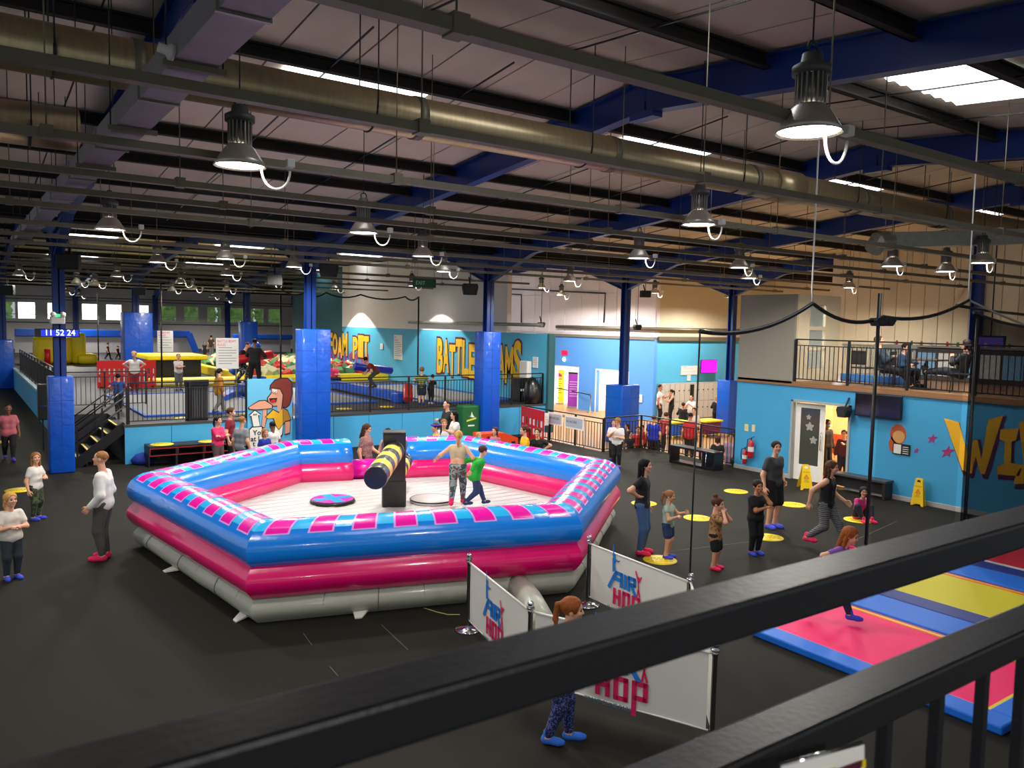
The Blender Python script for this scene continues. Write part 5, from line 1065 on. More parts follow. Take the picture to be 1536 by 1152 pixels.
for i in range(16):
    c = (23.4+.1*(i % 3), 7.8+.35*i, zM+1.0); o = MB().lathe([(0, 0), (.035, 0), (.04, .06), (.03, .11), (.02, .13), (0, .13)], 10, c).build('sweet_jar', [OFFW, mat('jar_amber', '#b06a20', .3), mat('jar_green', '#3c7a48', .3), REDP][i % 4]); tag(o, '%s jar standing on the cafe counter' % ['white', 'amber', 'green', 'red'][i % 4], 'jar', '%s jars on the cafe counter' % ['white', 'amber', 'green', 'red'][i % 4])
t = thing('menu_screen', 'small lit menu screen above the cafe counter', 'screen'); MB().cbox(24.3, 24.36, 10.4, 11.2, 3.55, 3.95, .01).build('case', BLK, t); MB().box(24.29, 24.3, 10.45, 11.15, 3.6, 3.9).build('display', mat('menu_purple', '#5a48a8', .4, emit=.6), t); MB().tube([(24.33, 10.8, 3.95), (24.33, 10.8, 7.55)], .02, 6).build('ceiling_pole', BLK, t)
CHM = mat('chair_dark_grey', '#2b2b2c', .5)
def chair(p, rz, lab):
    t = thing('cafe_chair', lab, 'chair', p, rz); MB().cbox(-.22, .22, -.22, .22, .42, .46, .015).build('seat', CHM, t); MB().cbox(-.21, .21, -.24, -.2, .52, .88, .015).build('backrest', CHM, t)
    for sx in (-.19, .19):
        for sy in (-.2, .19): MB().tube([(sx, sy, .43), (sx*1.1, sy*1.1, 0)], .012, 6).build('leg', BLK, t)
        MB().tube([(sx, -.21, .43), (sx, -.23, .86)], .012, 6).build('back_post', BLK, t)
def balc(px, py, X): q = atX(px, py, X); return (X, q[1], zM)
C1, C2, C3, C0 = balc(1326, 570, 19.1), balc(1352, 560, 19.8), balc(1442, 575, 19.2), balc(1294, 560, 19.3)
chair(C1, math.radians(-150), 'dark cafe chair under the reclining man'); chair(C2, math.radians(-170), 'dark cafe chair under the smaller seated person'); chair(C3, math.radians(20), 'dark cafe chair under the person with feet up'); chair(C0, math.radians(-90), 'empty dark cafe chair left of the net pole')
t = thing('cafe_table', 'small square cafe table between the seated people', 'table', ((C1[0]+C3[0])/2+.2, (C1[1]+C3[1])/2, zM)); MB().cbox(-.35, .35, -.35, .35, .7, .74, .01).build('table_top', mat('table_top_wood', '#5b4a38', .4), t); MB().tube([(0, 0, 0), (0, 0, .7)], .035, 10).build('leg', BLK, t); MB().lathe([(0, 0), (.25, 0), (.24, .03), (0, .04)], 20).build('foot', BLK, t)
# ------------------------------------------------------------------ people: smooth bodies from tapered limbs
def proj(p):
    q = np.asarray(p, float)-EYE; w_ = q@_F; return 768+FPX*(q@_R)/w_, 576-FPX*(q@_U)/w_
def cap(P, a, b, ra, rb):
    a = np.asarray(a, float); b = np.asarray(b, float); ab = b-a; L2 = ab@ab+1e-12
    t = np.clip(((P-a)@ab)/L2, 0, 1); d = P-a-t[..., None]*ab
    return np.sqrt((d*d).sum(-1))-(ra+t*(rb-ra))
def ell(P, c, r):
    q = (P-np.asarray(c))/np.asarray(r); k = np.sqrt((q*q).sum(-1)); return (k-1)*min(r)
def smin(a, b, k):
    h = np.maximum(k-np.abs(a-b), 0)/k; return np.minimum(a, b)-h*h*k*.25
def smax(a, b, k): return -smin(-a, -b, k)
def union(P, prims, k):
    d = None
    for pr in prims:
        e = cap(P, *pr); d = e if d is None else smin(d, e, k)
    return d
def nets(fn, lo, hi, s):
    """surface nets: a closed quad mesh of the zero level of fn"""
    lo = np.asarray(lo, float); n = np.maximum(3, np.ceil((np.asarray(hi, float)-lo)/s).astype(int)+1)
    ax = [lo[i]+s*np.arange(n[i]) for i in range(3)]
    G = np.stack(np.meshgrid(*ax, indexing='ij'), -1); v = fn(G.reshape(-1, 3)).reshape(n)
    ins = v < 0
    c8 = [(i, j, k) for i in (0, 1) for j in (0, 1) for k in (0, 1)]
    sl = lambda A, o: A[o[0]:A.shape[0]-1+o[0], o[1]:A.shape[1]-1+o[1], o[2]:A.shape[2]-1+o[2]]
    cnt = sum(sl(ins, o).astype(int) for o in c8); act = (cnt > 0) & (cnt < 8)
    idx = -np.ones(act.shape, int); ids = np.argwhere(act); idx[act] = np.arange(len(ids))
    vals = np.stack([sl(v, o)[act] for o in c8], 1); acc = np.zeros((len(ids), 3)); num = np.zeros(len(ids))
    for i in range(8):
        for j in range(i+1, 8):
            if sum(abs(c8[i][q]-c8[j][q]) for q in range(3)) != 1: continue
            a, b = vals[:, i], vals[:, j]; cr = (a < 0) != (b < 0); t = np.where(cr, a/np.where(cr, a-b, 1), 0)
            pt = np.array(c8[i])+t[:, None]*(np.array(c8[j])-np.array(c8[i])); acc += np.where(cr[:, None], pt, 0); num += cr
    V = lo+s*(ids+acc/num[:, None]); F = []
    for a in range(3):
        b, c = (a+1) % 3, (a+2) % 3
        A = np.take(ins, range(n[a]-1), a); B = np.take(ins, range(1, n[a]), a); e = np.argwhere(A != B)
        e = e[(e[:, b] > 0) & (e[:, c] > 0) & (e[:, b] < n[b]-1) & (e[:, c] < n[c]-1)]
        fl = ins[tuple(e.T)]
        def cell(db, dc):
            q = e.copy(); q[:, b] -= db; q[:, c] -= dc; return idx[tuple(q.T)]
        q4 = np.stack([cell(1, 1), cell(0, 1), cell(0, 0), cell(1, 0)], 1); q4[~fl] = q4[~fl][:, ::-1]; F.append(q4)
    return V, np.concatenate(F)
def bake(prims, s, k, pad=.03, cut=None):
    pts = np.array([p for pr in prims for p in (pr[0], pr[1])]); r = max(max(pr[2], pr[3]) for pr in prims)+pad
    fn = lambda P: union(P, prims, k)
    if cut: fn = lambda P: cut(P, union(P, prims, k))
    return nets(fn, pts.min(0)-r, pts.max(0)+r, s)
# --- head, hair, hand built once
def head_fn(P):
    d = ell(P, (0, -.06, .12), (.36, .44, .38)); d = smin(d, ell(P, (0, .1, -.17), (.27, .29, .33)), .12)
    for sx in (-1, 1): d = smax(d, -ell(P, (sx*.145, .47, .045), (.1, .12, .075)), .06)
    d = smin(d, cap(P, (0, .36, .06), (0, .43, -.08), .03, .06), .05)
    for sx in (-1, 1): d = smin(d, ell(P, (sx*.36, -.05, -.03), (.045, .1, .14)), .03); d = smin(d, ell(P, (sx*.16, .3, -.08), (.1, .1, .09)), .08)
    d = smin(d, cap(P, (-.07, .35, -.25), (.07, .35, -.25), .035, .035), .04); d = smin(d, cap(P, (0, .32, -.42), (0, .32, -.4), .08, .08), .08)
    return smin(d, cap(P, (0, -.1, -.25), (0, -.14, -.8), .2, .21), .08)
HEADS = {q: nets(head_fn, (-.6, -.75, -1.0), (.6, .75, .65), s) for q, s in ((0, .034), (1, .055))}
def blobm(c, r, n=8):
    V = [(c[0]+r[0]*math.sin(a)*math.cos(b), c[1]+r[1]*math.sin(a)*math.sin(b), c[2]+r[2]*math.cos(a)) for a in np.linspace(0, PI, 7) for b in np.linspace(0, 2*PI, n+1)[:-1]]
    return np.array(V), np.array([(i*n+j, i*n+(j+1) % n, (i+1)*n+(j+1) % n, (i+1)*n+j) for i in range(6) for j in range(n)])
def merge(parts):
    V, F, o = [], [], 0
    for v, f in parts: V.append(v); F.append(np.asarray(f)+o); o += len(v)
    return np.concatenate(V), np.concatenate(F)
EYES = merge([blobm((sx*.145, .345, .045), (.06, .04, .035)) for sx in (-1, 1)]+[merge([blobm((sx*.15, .37, .135), (.085, .03, .018))]) for sx in (-1, 1)])
LIPS = blobm((0, .375, -.25), (.09, .03, .03))
def hair_fn(style):
    def f(P):
        d = ell(P, (0, -.09, .16), (.42, .49, .42)); wav = .018*np.sin(P[:, 0]*38+P[:, 2]*9)*np.sin(P[:, 1]*31+3)
        face = ell(P, (0, .44, -.1), (.32, .42, .47))
        low = -.05 if style in ('short', 'crop') else -.25
        d = smax(d, -face, .05)
        nape = np.maximum(low-P[:, 2]-np.clip(-P[:, 1]*.7, 0, .3), -9); d = smax(d, nape, .06)
        if style == 'crop': d = d+.045
        if style == 'bob': d = smin(d, smax(union(P, [((sx*.3, -.1, .1), (sx*.33, -.08, -.45), .14, .12) for sx in (-1, 1)]+[((0, -.3, .1), (0, -.35, -.42), .26, .22)], .1), -face, .05), .08)
        if style == 'long': d = smin(d, smax(union(P, [((sx*.3, -.12, .1), (sx*.34, -.1, -.75), .14, .1) for sx in (-1, 1)]+[((sx*.14, -.34, .1), (sx*.2, -.42, -1.15), .24, .12) for sx in (-1, 1)], .1), -face, .05), .08)
        if style == 'pony': d = smin(d, union(P, [((0, -.45, .25), (0, -.68, .12), .11, .13), ((0, -.68, .12), (.03, -.72, -.5), .13, .12), ((.03, -.72, -.5), (.05, -.62, -.95), .12, .04)], .06), .05)
        if style == 'bun': d = smin(d, ell(P, (0, -.3, .58), (.2, .2, .18)), .05)
        return d+wav
    return f
HAIRS = {}
def hair(style, q):
    if (style, q) not in HAIRS: HAIRS[(style, q)] = nets(hair_fn(style), (-.62, -1.0, -1.45), (.62, .62, .85), .042 if q == 0 else .065)
    return HAIRS[(style, q)]
def hand_fn(P, curl=.5):
    pr = []
    for s_, l in ((-.21, .36), (-.07, .44), (.07, .48), (.2, .42)):
        a = np.array((s_*.62, 0, .0)); b = np.array((s_, 0, .5)); c = b+l*.52*np.array((s_*.2, math.sin(curl*.7), math.cos(curl*.7))); e = c+l*.5*np.array((s_*.1, math.sin(curl*2.0), math.cos(curl*2.0)))
        pr += [(a, b, .1, .085), (b, c, .078, .066), (c, e, .066, .05)]
    pr += [((.16, .04, .1), (.38, .12, .34), .11, .08), ((.38, .12, .34), (.42, .22, .58), .075, .055), ((0, 0, -.2), (0, 0, .1), .13, .14)]
    return union(P, pr, .035)
HANDS = {q: nets(hand_fn, (-.5, -.3, -.4), (.6, .75, 1.15), s) for q, s in ((0, .05), (1, .085))}
def ik(S, T, l1, l2, pole):
    S = np.asarray(S, float); T = np.asarray(T, float); d = T-S; L = np.linalg.norm(d)
    if L > (l1+l2)*.995: T = S+d/L*(l1+l2)*.995; d = T-S; L = np.linalg.norm(d)
    x = (l1*l1-l2*l2+L*L)/(2*L); h = math.sqrt(max(0, l1*l1-x*x)); u = d/L; p = np.asarray(pole, float); p = p-u*(p@u); p = p/(np.linalg.norm(p)+1e-9)
    return S+u*x+p*h, T
ROT = lambda ax, a: np.array(Matrix.Rotation(a, 3, ax))
def mesh_np(V, F, m, name):
    me = bpy.data.meshes.new(name); me.vertices.add(len(V)); me.vertices.foreach_set('co', np.asarray(V, np.float32).ravel())
    nf = len(F); me.loops.add(nf*4); me.loops.foreach_set('vertex_index', np.asarray(F, np.int32).ravel()); me.polygons.add(nf)
    me.polygons.foreach_set('loop_start', np.arange(0, nf*4, 4, dtype=np.int32)); me.polygons.foreach_set('use_smooth', np.ones(nf, bool)); me.update(calc_edges=True); me.materials.append(m); return me
SKINS = {'fair': mat('skin_fair', '#d9a283', .5, var=.06, vs=9), 'tan': mat('skin_tan', '#b97a55', .5, var=.06, vs=9), 'brown': mat('skin_brown', '#7d4c32', .5, var=.06, vs=9)}
HC = {'blonde': '#b98a4e', 'light': '#8d6238', 'brown': '#4a2d1c', 'dark': '#1e1410', 'black': '#0c0a0a', 'ginger': '#8a4a1e', 'grey': '#6b665f'}
EYEM = mat('eye_dark', '#1a1210', .25); LIPM = mat('lip_pink', '#a8564c', .5)
def cloth(c): return c if not isinstance(c, str) else mat('cloth_'+c.lstrip('#'), c, .85, var=.08, vs=14, bump=.12, bs=25)
ARMS = {'hang': ((.155, .02, -.05), (.3, -1, 0)), 'front': ((.025, .135, .12), (1, -.5, -.6)), 'crossed': ((-.07, .12, .14), (1, -.3, -.6)), 'akimbo': ((.115, -.02, .09), (1, -.6, .1)), 'chin': ((.03, .11, .31), (.6, .2, -1)), 'back': ((.2, -.2, .05), (.5, -1, .2)), 'fwd': ((.1, .22, .17), (.7, -.3, -1)), 'out': ((.3, .05, .08), (.2, -1, -.2)), 'pocket': ((.13, .03, .0), (.7, -1, 0)), 'swingf': ((.12, .16, .03), (.3, -1, -.2)), 'swingb': ((.15, -.13, -.01), (.3, -1, 0)), 'knees': ((.03, .27, -.06), (1, 0, .2)), 'phone': ((.04, .15, .2), (.8, 0, -1)), 'side': ((.17, .12, .08), (.6, -1, -.2)), 'relax': ((.135, .075, -.02), (.3, -1, 0))}
def person(label, base, h, phi, top, bottom, socks='#e8206a', hairc='brown', style='short', skin='fair', arms=('hang', 'hang'), legs='stand', kid=0.0, lean=0.0, look=(0, 0), sleeve=.55, legcut=1.0, q=0, bw=1.0, loose=.0, hem=0.0, group=None, mask=None, heading=None, crop=0.0):
    """phi: 0 faces the camera, 90 faces right in the photo, 180 faces away"""
    s = .0125 if q == 0 else .021
    d = nrm((base[0], base[1])); r = np.array((d[1], -d[0])); fc = -d*math.cos(math.radians(phi))+r*math.sin(math.radians(phi))
    if heading is not None: fc = np.array((math.cos(heading), math.sin(heading)))
    rz = math.atan2(fc[1], fc[0])-PI/2
    hh = .13+.042*kid; hipz = .515-.04*kid; la = .172, .142; ll = (hipz-.045)*.5
    hipc = np.array((0, 0, hipz)); fe = {-1: np.array((-.052, 0, .04)), 1: np.array((.052, 0, .04))}; toe = {-1: -.12, 1: .12}; kp = {-1: np.array((-.1, 1, 0)), 1: np.array((.1, 1, 0))}
    if legs == 'walk': hipc = np.array((0, 0, hipz-.012)); fe = {-1: np.array((-.045, .13, .04)), 1: np.array((.05, -.15, .065))}
    elif legs == 'walk2': hipc = np.array((0, 0, hipz-.012)); fe = {1: np.array((.045, .13, .04)), -1: np.array((-.05, -.15, .065))}
    elif legs == 'run': hipc = np.array((0, 0, hipz-.02)); fe = {-1: np.array((-.045, .2, .06)), 1: np.array((.05, -.17, .1))}
    elif legs == 'step': fe = {-1: np.array((-.045, .06, .04)), 1: np.array((.05, -.07, .05))}
    elif legs == 'wide': fe = {-1: np.array((-.1, .02, .04)), 1: np.array((.1, -.02, .04))}
    elif legs == 'sit': hipc = np.array((0, 0, .27)); fe = {-1: np.array((-.06, .24, .04)), 1: np.array((.06, .25, .04))}; kp = {-1: np.array((-.2, .3, 1)), 1: np.array((.2, .3, 1))}
    elif legs == 'lounge': hipc = np.array((0, 0, .27)); fe = {-1: np.array((-.06, .42, .06)), 1: np.array((.06, .38, .04))}; kp = {-1: np.array((-.2, 0, 1)), 1: np.array((.2, 0, 1))}
    elif legs == 'footup': hipc = np.array((0, 0, .27)); fe = {-1: np.array((-.04, .47, .25)), 1: np.array((.05, .47, .28))}; kp = {-1: np.array((-.2, 0, 1)), 1: np.array((.2, 0, 1))}
    elif legs == 'floor': hipc = np.array((0, 0, .075)); fe = {-1: np.array((-.06, .26, .04)), 1: np.array((.09, .24, .04))}; kp = {-1: np.array((-.3, .1, 1)), 1: np.array((.3, .1, 1))}
    elif legs == 'crouch': hipc = np.array((0, -.05, hipz-.1)); fe = {-1: np.array((-.08, .06, .04)), 1: np.array((.08, -.05, .04))}
    R = ROT('X', -math.radians(lean)); chest_l = 1-hh-.035-hipz-.03
    at = lambda x, y, z: hipc+R@np.array((x, y, z))
    sh = {sd: at(sd*(.093*bw), 0, chest_l-.042) for sd in (-1, 1)}
    neck0 = at(0, -.004, chest_l+.0); headc = neck0+R@np.array((0, .012, .035))+ROT('X', -math.radians(lean)*.45)@np.array((0, .014, hh*.5))
    ft, lo_, up_, hd = [], [], [], []
    K = {}; A = {}; E = {}; W = {}
    for sd in (-1, 1):
        hj = hipc+R@np.array((sd*.052, 0, -.01)); K[sd], A[sd] = ik(hj, fe[sd], ll, ll, kp[sd])
        lo_ += [(hj, K[sd], .058*bw, .04*bw, 'th%d' % sd), (K[sd], A[sd], .041*bw, .024, 'sh%d' % sd)]
        td = np.array((math.sin(toe[sd]), math.cos(toe[sd]), 0)); a = A[sd]; dz = -.018
        if legs == 'footup': td = np.array((0, .25, .95)); dz = 0
        ft += [(a+td*-.016+(0, 0, dz), a+td*.07+(0, 0, dz-.004), .023, .021), (a+td*.07+(0, 0, dz-.004), a+td*.1+(0, 0, dz-.004), .021, .016), (a+(0, 0, .03), a+(0, 0, dz), .022, .024)]
        T, pole = ARMS[arms[0 if sd < 0 else 1]]; T = np.array(T); pole = np.array(pole, float); T[0] *= sd; pole[0] *= sd
        E[sd], W[sd] = ik(sh[sd], at(*T), la[0], la[1], R@pole)
    tor = [(at(-.045, 0, 0), at(.045, 0, 0), .062*bw, .062*bw), (at(-.035, 0, .09), at(.035, 0, .09), .056*bw, .056*bw), (at(-.046, 0, chest_l-.1), at(.046, 0, chest_l-.1), .056*bw, .056*bw), (at(-.068, 0, chest_l-.05), at(.068, 0, chest_l-.05), .036*bw, .036*bw)]
    tor += [(at(sx*.04, 0, 0), at(sx*.046, 0, chest_l-.1), .052*bw, .054*bw) for sx in (-1, 1)]
    nk = (neck0+R@np.array((0, 0, -.03)), headc+np.array((0, 0, -hh*.3)), .033, .03)
    armp = [p for sd in (-1, 1) for p in ((sh[sd], E[sd], .031*bw, .026*bw), (E[sd], W[sd], .028*bw, .018))]
    bodyp = tor+[nk]+armp+[p[:4] for p in lo_]+ft
    body = [bake(bodyp, s, .02)]
    HR = ROT('Z', math.radians(look[0]))@ROT('X', -math.radians(lean)*.45+math.radians(look[1]))
    hv, hf = HEADS[q]; body.append(((hv*hh)@HR.T+headc, hf))
    for sd in (-1, 1):
        f = nrm(W[sd]-E[sd]); sv = R@np.array((0, 1, 0.)) if abs(f[1]) < .8 else R@np.array((0, 0, 1.)); sv = nrm(sv-f*(sv@f)); p = np.cross(f, sv)*1.0
        if p@np.array((-sd, 0, 0)) < 0: p = -p
        B = np.stack([sv, p, f], 1); vv, ff = HANDS[q]; vv = (vv*.092)@B.T+W[sd]
        body.append((vv, ff if np.linalg.det(B) > 0 else ff[:, ::-1]))
    t = thing('person', label, 'person', base, rz, group); H3 = lambda V: np.asarray(V)*h
    V, F = merge(body); put('body', mesh_np(H3(V), F, SKINS[skin], 'body'), t)
    # clothes
    g = .007+loose*.5
    tp = [(p[0], p[1], p[2]+g, p[3]+g) for p in tor[(0 if not crop else 1):]]
    if crop: tp = [(p[0], p[1], p[2]+g, p[3]+g) for p in tor[2:4]]+[(at(sx*.045, 0, chest_l-.16), at(sx*.05, 0, chest_l-.09), .055*bw+g, .06*bw+g) for sx in (-1, 1)]
    elif hem >= 0: tp += [(at(-.045, 0, -.02-hem), at(.045, 0, -.02-hem), .06*bw+g+loose*.4, .06*bw+g+loose*.4)]
    for sd in (-1, 1):
        if sleeve > 0:
            if sleeve <= 1: e = sh[sd]+(E[sd]-sh[sd])*sleeve; tp.append((sh[sd], e, .031*bw+g*.8, .029*bw+g+loose*.5))
            else: tp.append((sh[sd], E[sd], .031*bw+g*.8, .028*bw+g)); tp.append((E[sd], E[sd]+(W[sd]-E[sd])*(sleeve-1), .03*bw+g, .022+g))
        elif crop: tp.append((sh[sd]*.55+at(0, 0, chest_l-.02)*.45, at(sd*.05, 0, chest_l-.1), .02, .03))
    V, F = bake(tp, s, .022); put('top', mesh_np(H3(V), F, cloth(top), 'top'), t)
    g2 = .0065 if legcut >= 1 else .012
    bp = [(p[0], p[1], p[2]+g2*.8, p[3]+g2*.8) for p in tor[:1]]+([(tor[1][0], tor[1][1], tor[1][2]+.003, tor[1][3]+.003)] if not crop else [])
    for p in lo_:
        if legcut >= 1: bp.append((p[0], p[1], p[2]+g2, p[3]+g2)) if not p[4].startswith('sh') else bp.append((p[0], p[0]+(p[1]-p[0])*.93, p[2]+g2, p[3]+g2*1.2))
        elif p[4].startswith('th'): bp.append((p[0], p[0]+(p[1]-p[0])*min(1, legcut*2), p[2]+g2, p[3]+g2+.012))
    V, F = bake(bp, s, .02); put('trousers' if legcut >= 1 else 'shorts', mesh_np(H3(V), F, cloth(bottom), 'bottom'), t)
    for i in (0, 3):
        V, F = bake([(p[0], p[1], p[2]+.005, p[3]+.005) for p in ft[i:i+3]], s*.8, .012); put('sock', mesh_np(H3(V), F, cloth(socks), 'sock'), t)
    hv, hf = hair(style, q); put('hair', mesh_np(H3((hv*hh)@HR.T+headc), hf, mat('hair_'+hairc, HC[hairc], .6, var=.25, vs=30, spec=.18), 'hair'), t)
    if q == 0 or abs(phi) < 120:
        put('eyes', mesh_np(H3((EYES[0]*hh)@HR.T+headc), EYES[1], EYEM, 'eyes'), t); put('lips', mesh_np(H3((LIPS[0]*hh)@HR.T+headc), LIPS[1], LIPM, 'lips'), t)
    if mask:
        mv, mf = blobm((0, .3, -.22), (.24, .2, .2), 14); put('face_mask', mesh_np(H3((mv*hh)@HR.T+headc), mf, cloth(mask), 'mask'), t)
    return dict(t=t, W=W, E=E, h=h, at=at, chest=chest_l, headc=headc, R=R, hh=hh, HR=HR)
def tall(px, py, top, z=0.0):
    """base point under pixel (px, py) and the height that reaches image row top"""
    b = gp(px, py, z); lo, hi = .2, 3.0
    for _ in range(40):
        m = (lo+hi)/2
        if proj((b[0], b[1], z+m))[1] > top: lo = m
        else: hi = m
    return b, lo
def under(px, top, h, z=0.0): q = gp(px, top, z+h); return (q[0], q[1], z)
PINKS, BLUES = '#f0205e', '#3a4fd0'
LEO = pattern('leopard_print', ['#1c120a', '#7a5632', '#a67c4c'], 24, 'voronoi', stops=[0, .22, .45]); CAMO = pattern('camouflage_print', ['#2c3324', '#4c5a3a', '#1d211a'], 14, 'noise', stops=[0, .46, .56])
STRIPE = pattern('grey_striped_leggings', ['#26262a', '#8f8f92', '#4a4a4e'], 4.5, 'wave', stops=[0, .5, .9]); ABST = pattern('abstract_grey_leggings', ['#39484e', '#8d9698', '#5b4f49'], 9, 'noise', stops=[0, .47, .58])
NAVY = pattern('navy_print_leggings', ['#10163c', '#1b2458', '#5a66a0'], 60, 'voronoi', stops=[0, .35, .6]); BLOUSE = pattern('pink_brown_blouse', ['#4a2f2c', '#b08a86', '#7a4c4c'], 60, 'noise', stops=[0, .45, .55]); ZEB = pattern('black_white_leggings', ['#101012', '#9a9a9a', '#202022'], 10, 'noise', stops=[0, .5, .56]); VEST = pattern('vest_bands', ['#23283a', '#b8c23a', '#23283a'], 2.2, 'wave', stops=[0, .5, .9])
# --- near and middle floor
b, h = tall(18, 868, 735); person('blonde girl in a white tee clapping her hands at the left edge', b, h, 18, '#d9d3c8', '#263038', '#3a4fd0', 'blonde', 'pony', arms=('front', 'front'), kid=.6, look=(10, 0), loose=.004)
b, h = tall(54, 779, 676); person('girl in a white polo and camouflage leggings behind the clapping girl', b, h, 50, '#d8d4cc', CAMO, BLUES, 'light', 'long', arms=('front', 'hang'), kid=.5, look=(-35, 0))
b, h = tall(157, 838, 672); person('man in a white long sleeved top and grey jeans left of the arena', b, h, -108, '#dcdad4', '#4d4c4a', PINKS, 'light', 'crop', arms=('relax', 'relax'), sleeve=1.92, legs='stand', look=(0, 5), bw=1.03)
b, h = tall(14, 690, 603); person('child in a faded red tee walking at the left edge', b, h, 5, '#b8606a', '#0d0d0f', '#4a3fb0', 'dark', 'crop', 'brown', ('hang', 'side'), 'walk', .4, loose=.01)
b, h = tall(961, 830, 684); W5 = person('woman with long black hair in a black tee and jeans', b, h, 78, '#101012', '#3f5f8c', PINKS, 'black', 'long', arms=('hang', 'akimbo'), look=(0, -2), bw=.98)
b, h = tall(1000, 836, 733); person('girl in a mint top and denim shorts on the yellow dot', b, h, 72, '#9fb8a4', '#2a3f6a', BLUES, 'light', 'pony', arms=('fwd', 'front'), kid=.6, sleeve=.25, legcut=.32, loose=.006, look=(0, -5))
b, h = tall(1071, 853, 743); person('toddler in a leopard print top and black shorts', b, h, 72, LEO, '#0e0e10', PINKS, 'brown', 'bun', arms=('chin', 'chin'), kid=1.0, legcut=.4, loose=.012, hem=.03, look=(0, -6))
b, h = tall(1131, 831, 717); person('boy in black with a green wristband touching his chin', b, h, 40, '#121214', '#0d0d0f', BLUES, 'dark', 'short', 'tan', ('chin', 'crossed'), kid=.5, look=(-10, -4), loose=.006)
b, h = tall(1157, 791, 658); person('man in a grey tee and black shorts behind the boy in black', b, h, 48, '#3c3d40', '#0c0c0e', '#4a55d8', 'dark', 'short', arms=('pocket', 'hang'), legcut=.44, bw=1.02, look=(-25, 0), loose=.003)
b, h = tall(1236, 822, 684); person('woman in a black vest and grey striped leggings striding right', b, h, 72, '#0d0d0f', STRIPE, PINKS, 'brown', 'long', arms=('swingf', 'swingb'), legs='run', sleeve=0, lean=4, look=(0, -3))
b = gp(1288, 778); person('girl in a pink tee sitting on a yellow dot hugging her knees', b, 1.3, 35, '#e0408c', '#1c2030', PINKS, 'dark', 'bob', arms=('knees', 'knees'), legs='floor', kid=.6, lean=12, look=(-25, 0))
b = gp(1240, 927, .1); person('girl in a purple tee running across the pink trampoline', (b[0], b[1], .1), 1.42, 75, '#7a4a9a', '#1a2348', BLUES, 'ginger', 'long', arms=('swingf', 'akimbo'), legs='run', kid=.5, lean=26, look=(0, -6))
b = gp(838, 1112); person('girl in navy print leggings running past the banners', b, 1.47, 84, '#d8d6d2', NAVY, '#2f6fd8', 'ginger', 'pony', arms=('fwd', 'back'), legs='step', kid=.5, lean=8)
b, h = tall(686, 757, 642, .46); person('woman in a beige crop top and grey print leggings inside the arena', b, h, 168, '#b8a888', ABST, PINKS, 'blonde', 'pony', arms=('out', 'side'), legs='walk2', sleeve=0, crop=1, look=(0, 4))
b, h = tall(711, 760, 668, .46); person('boy in a green hoodie running inside the arena', b, h*1.06, 118, '#12a02c', '#22365e', '#22365e', 'brown', 'short', arms=('back', 'back'), legs='run', kid=.4, lean=20, sleeve=1.8, loose=.012)
# --- behind the arena
person('woman in a patterned blouse at the arena entrance', under(549, 633, 1.66), 1.66, 60, BLOUSE, '#0b0b0d', '#222222', 'brown', 'long', arms=('swingf', 'hang'), look=(0, -18), q=0)
person('girl with tied dark hair behind the sweeper', under(582, 640, 1.42), 1.42, 5, '#1c1c20', '#141416', '#222222', 'dark', 'pony', arms=('akimbo', 'hang'), kid=.4, sleeve=0, q=1)
P18 = person('helper in yellow wearing a blue face shield band', under(655, 632, 1.5), 1.5, -75, '#e8b40c', '#16161a', '#222222', 'brown', 'pony', arms=('hang', 'hang'), kid=.3, q=1)
person('smiling fair girl in a white tee behind the arena', under(666, 627, 1.45), 1.45, 8, '#d6d4d2', '#20242c', '#222222', 'light', 'short', kid=.5, q=1)
person('woman with long black hair in a white tee behind the arena', under(683, 614, 1.66), 1.66, -70, '#e0dedb', '#15151a', '#222222', 'black', 'long', arms=('fwd', 'front'), q=1)
person('man in a dark jacket with folded arms behind the arena', under(672, 598, 1.8), 1.8, -62, '#1a1b1d', '#111114', '#222222', 'dark', 'crop', arms=('crossed', 'crossed'), sleeve=1.9, bw=1.1, q=1)
person('small blond child left of the orange box', under(718, 647, 1.12), 1.12, 30, '#8aa0a8', '#30343c', '#222222', 'blonde', 'short', kid=1, q=1)
person('girl peeking over the orange box', under(743, 639, 1.25), 1.25, -30, '#b86a8a', '#30343c', '#222222', 'brown', 'bob', kid=.8, q=1)
person('girl in a yellow tee in front of the red barrier', under(788, 636, 1.5), 1.5, -72, '#e6b00e', '#1a1a1e', '#222222', 'brown', 'pony', arms=('front', 'hang'), kid=.4, q=0)
person('boy in a black tee beside the girl in yellow', under(807, 640, 1.4), 1.4, -18, '#141416', '#1a1a1e', '#222222', 'brown', 'short', arms=('akimbo', 'side'), kid=.5, q=0)
person('girl in a hot pink top on the red framed bench', under(326, 622, 1.5), 1.5, 42, '#e8306a', '#5c4c50', '#222222', 'dark', 'pony', arms=('crossed', 'crossed'), kid=.3, sleeve=1.85, q=0)
person('boy in maroon wearing a face mask', under(345, 609, 1.68), 1.68, 75, '#7a1226', '#16161a', '#222222', 'brown', 'short', kid=.1, q=0, mask='#b8c4d4')
person('boy in a grey tee seen from behind', under(362, 622, 1.6), 1.6, 140, '#85888e', '#16161a', '#222222', 'light', 'crop', kid=.2, q=0)
person('girl in a blue top in front of the mural', under(397, 641, 1.25), 1.25, 30, '#1430a0', '#16161a', '#222222', 'light', 'bob', kid=.7, q=0)
person('boy in a white tee with black hair in front of the mural', under(409, 630, 1.38), 1.38, -155, '#dedcd8', '#16161a', '#222222', 'black', 'crop', 'brown', kid=.5, q=0)
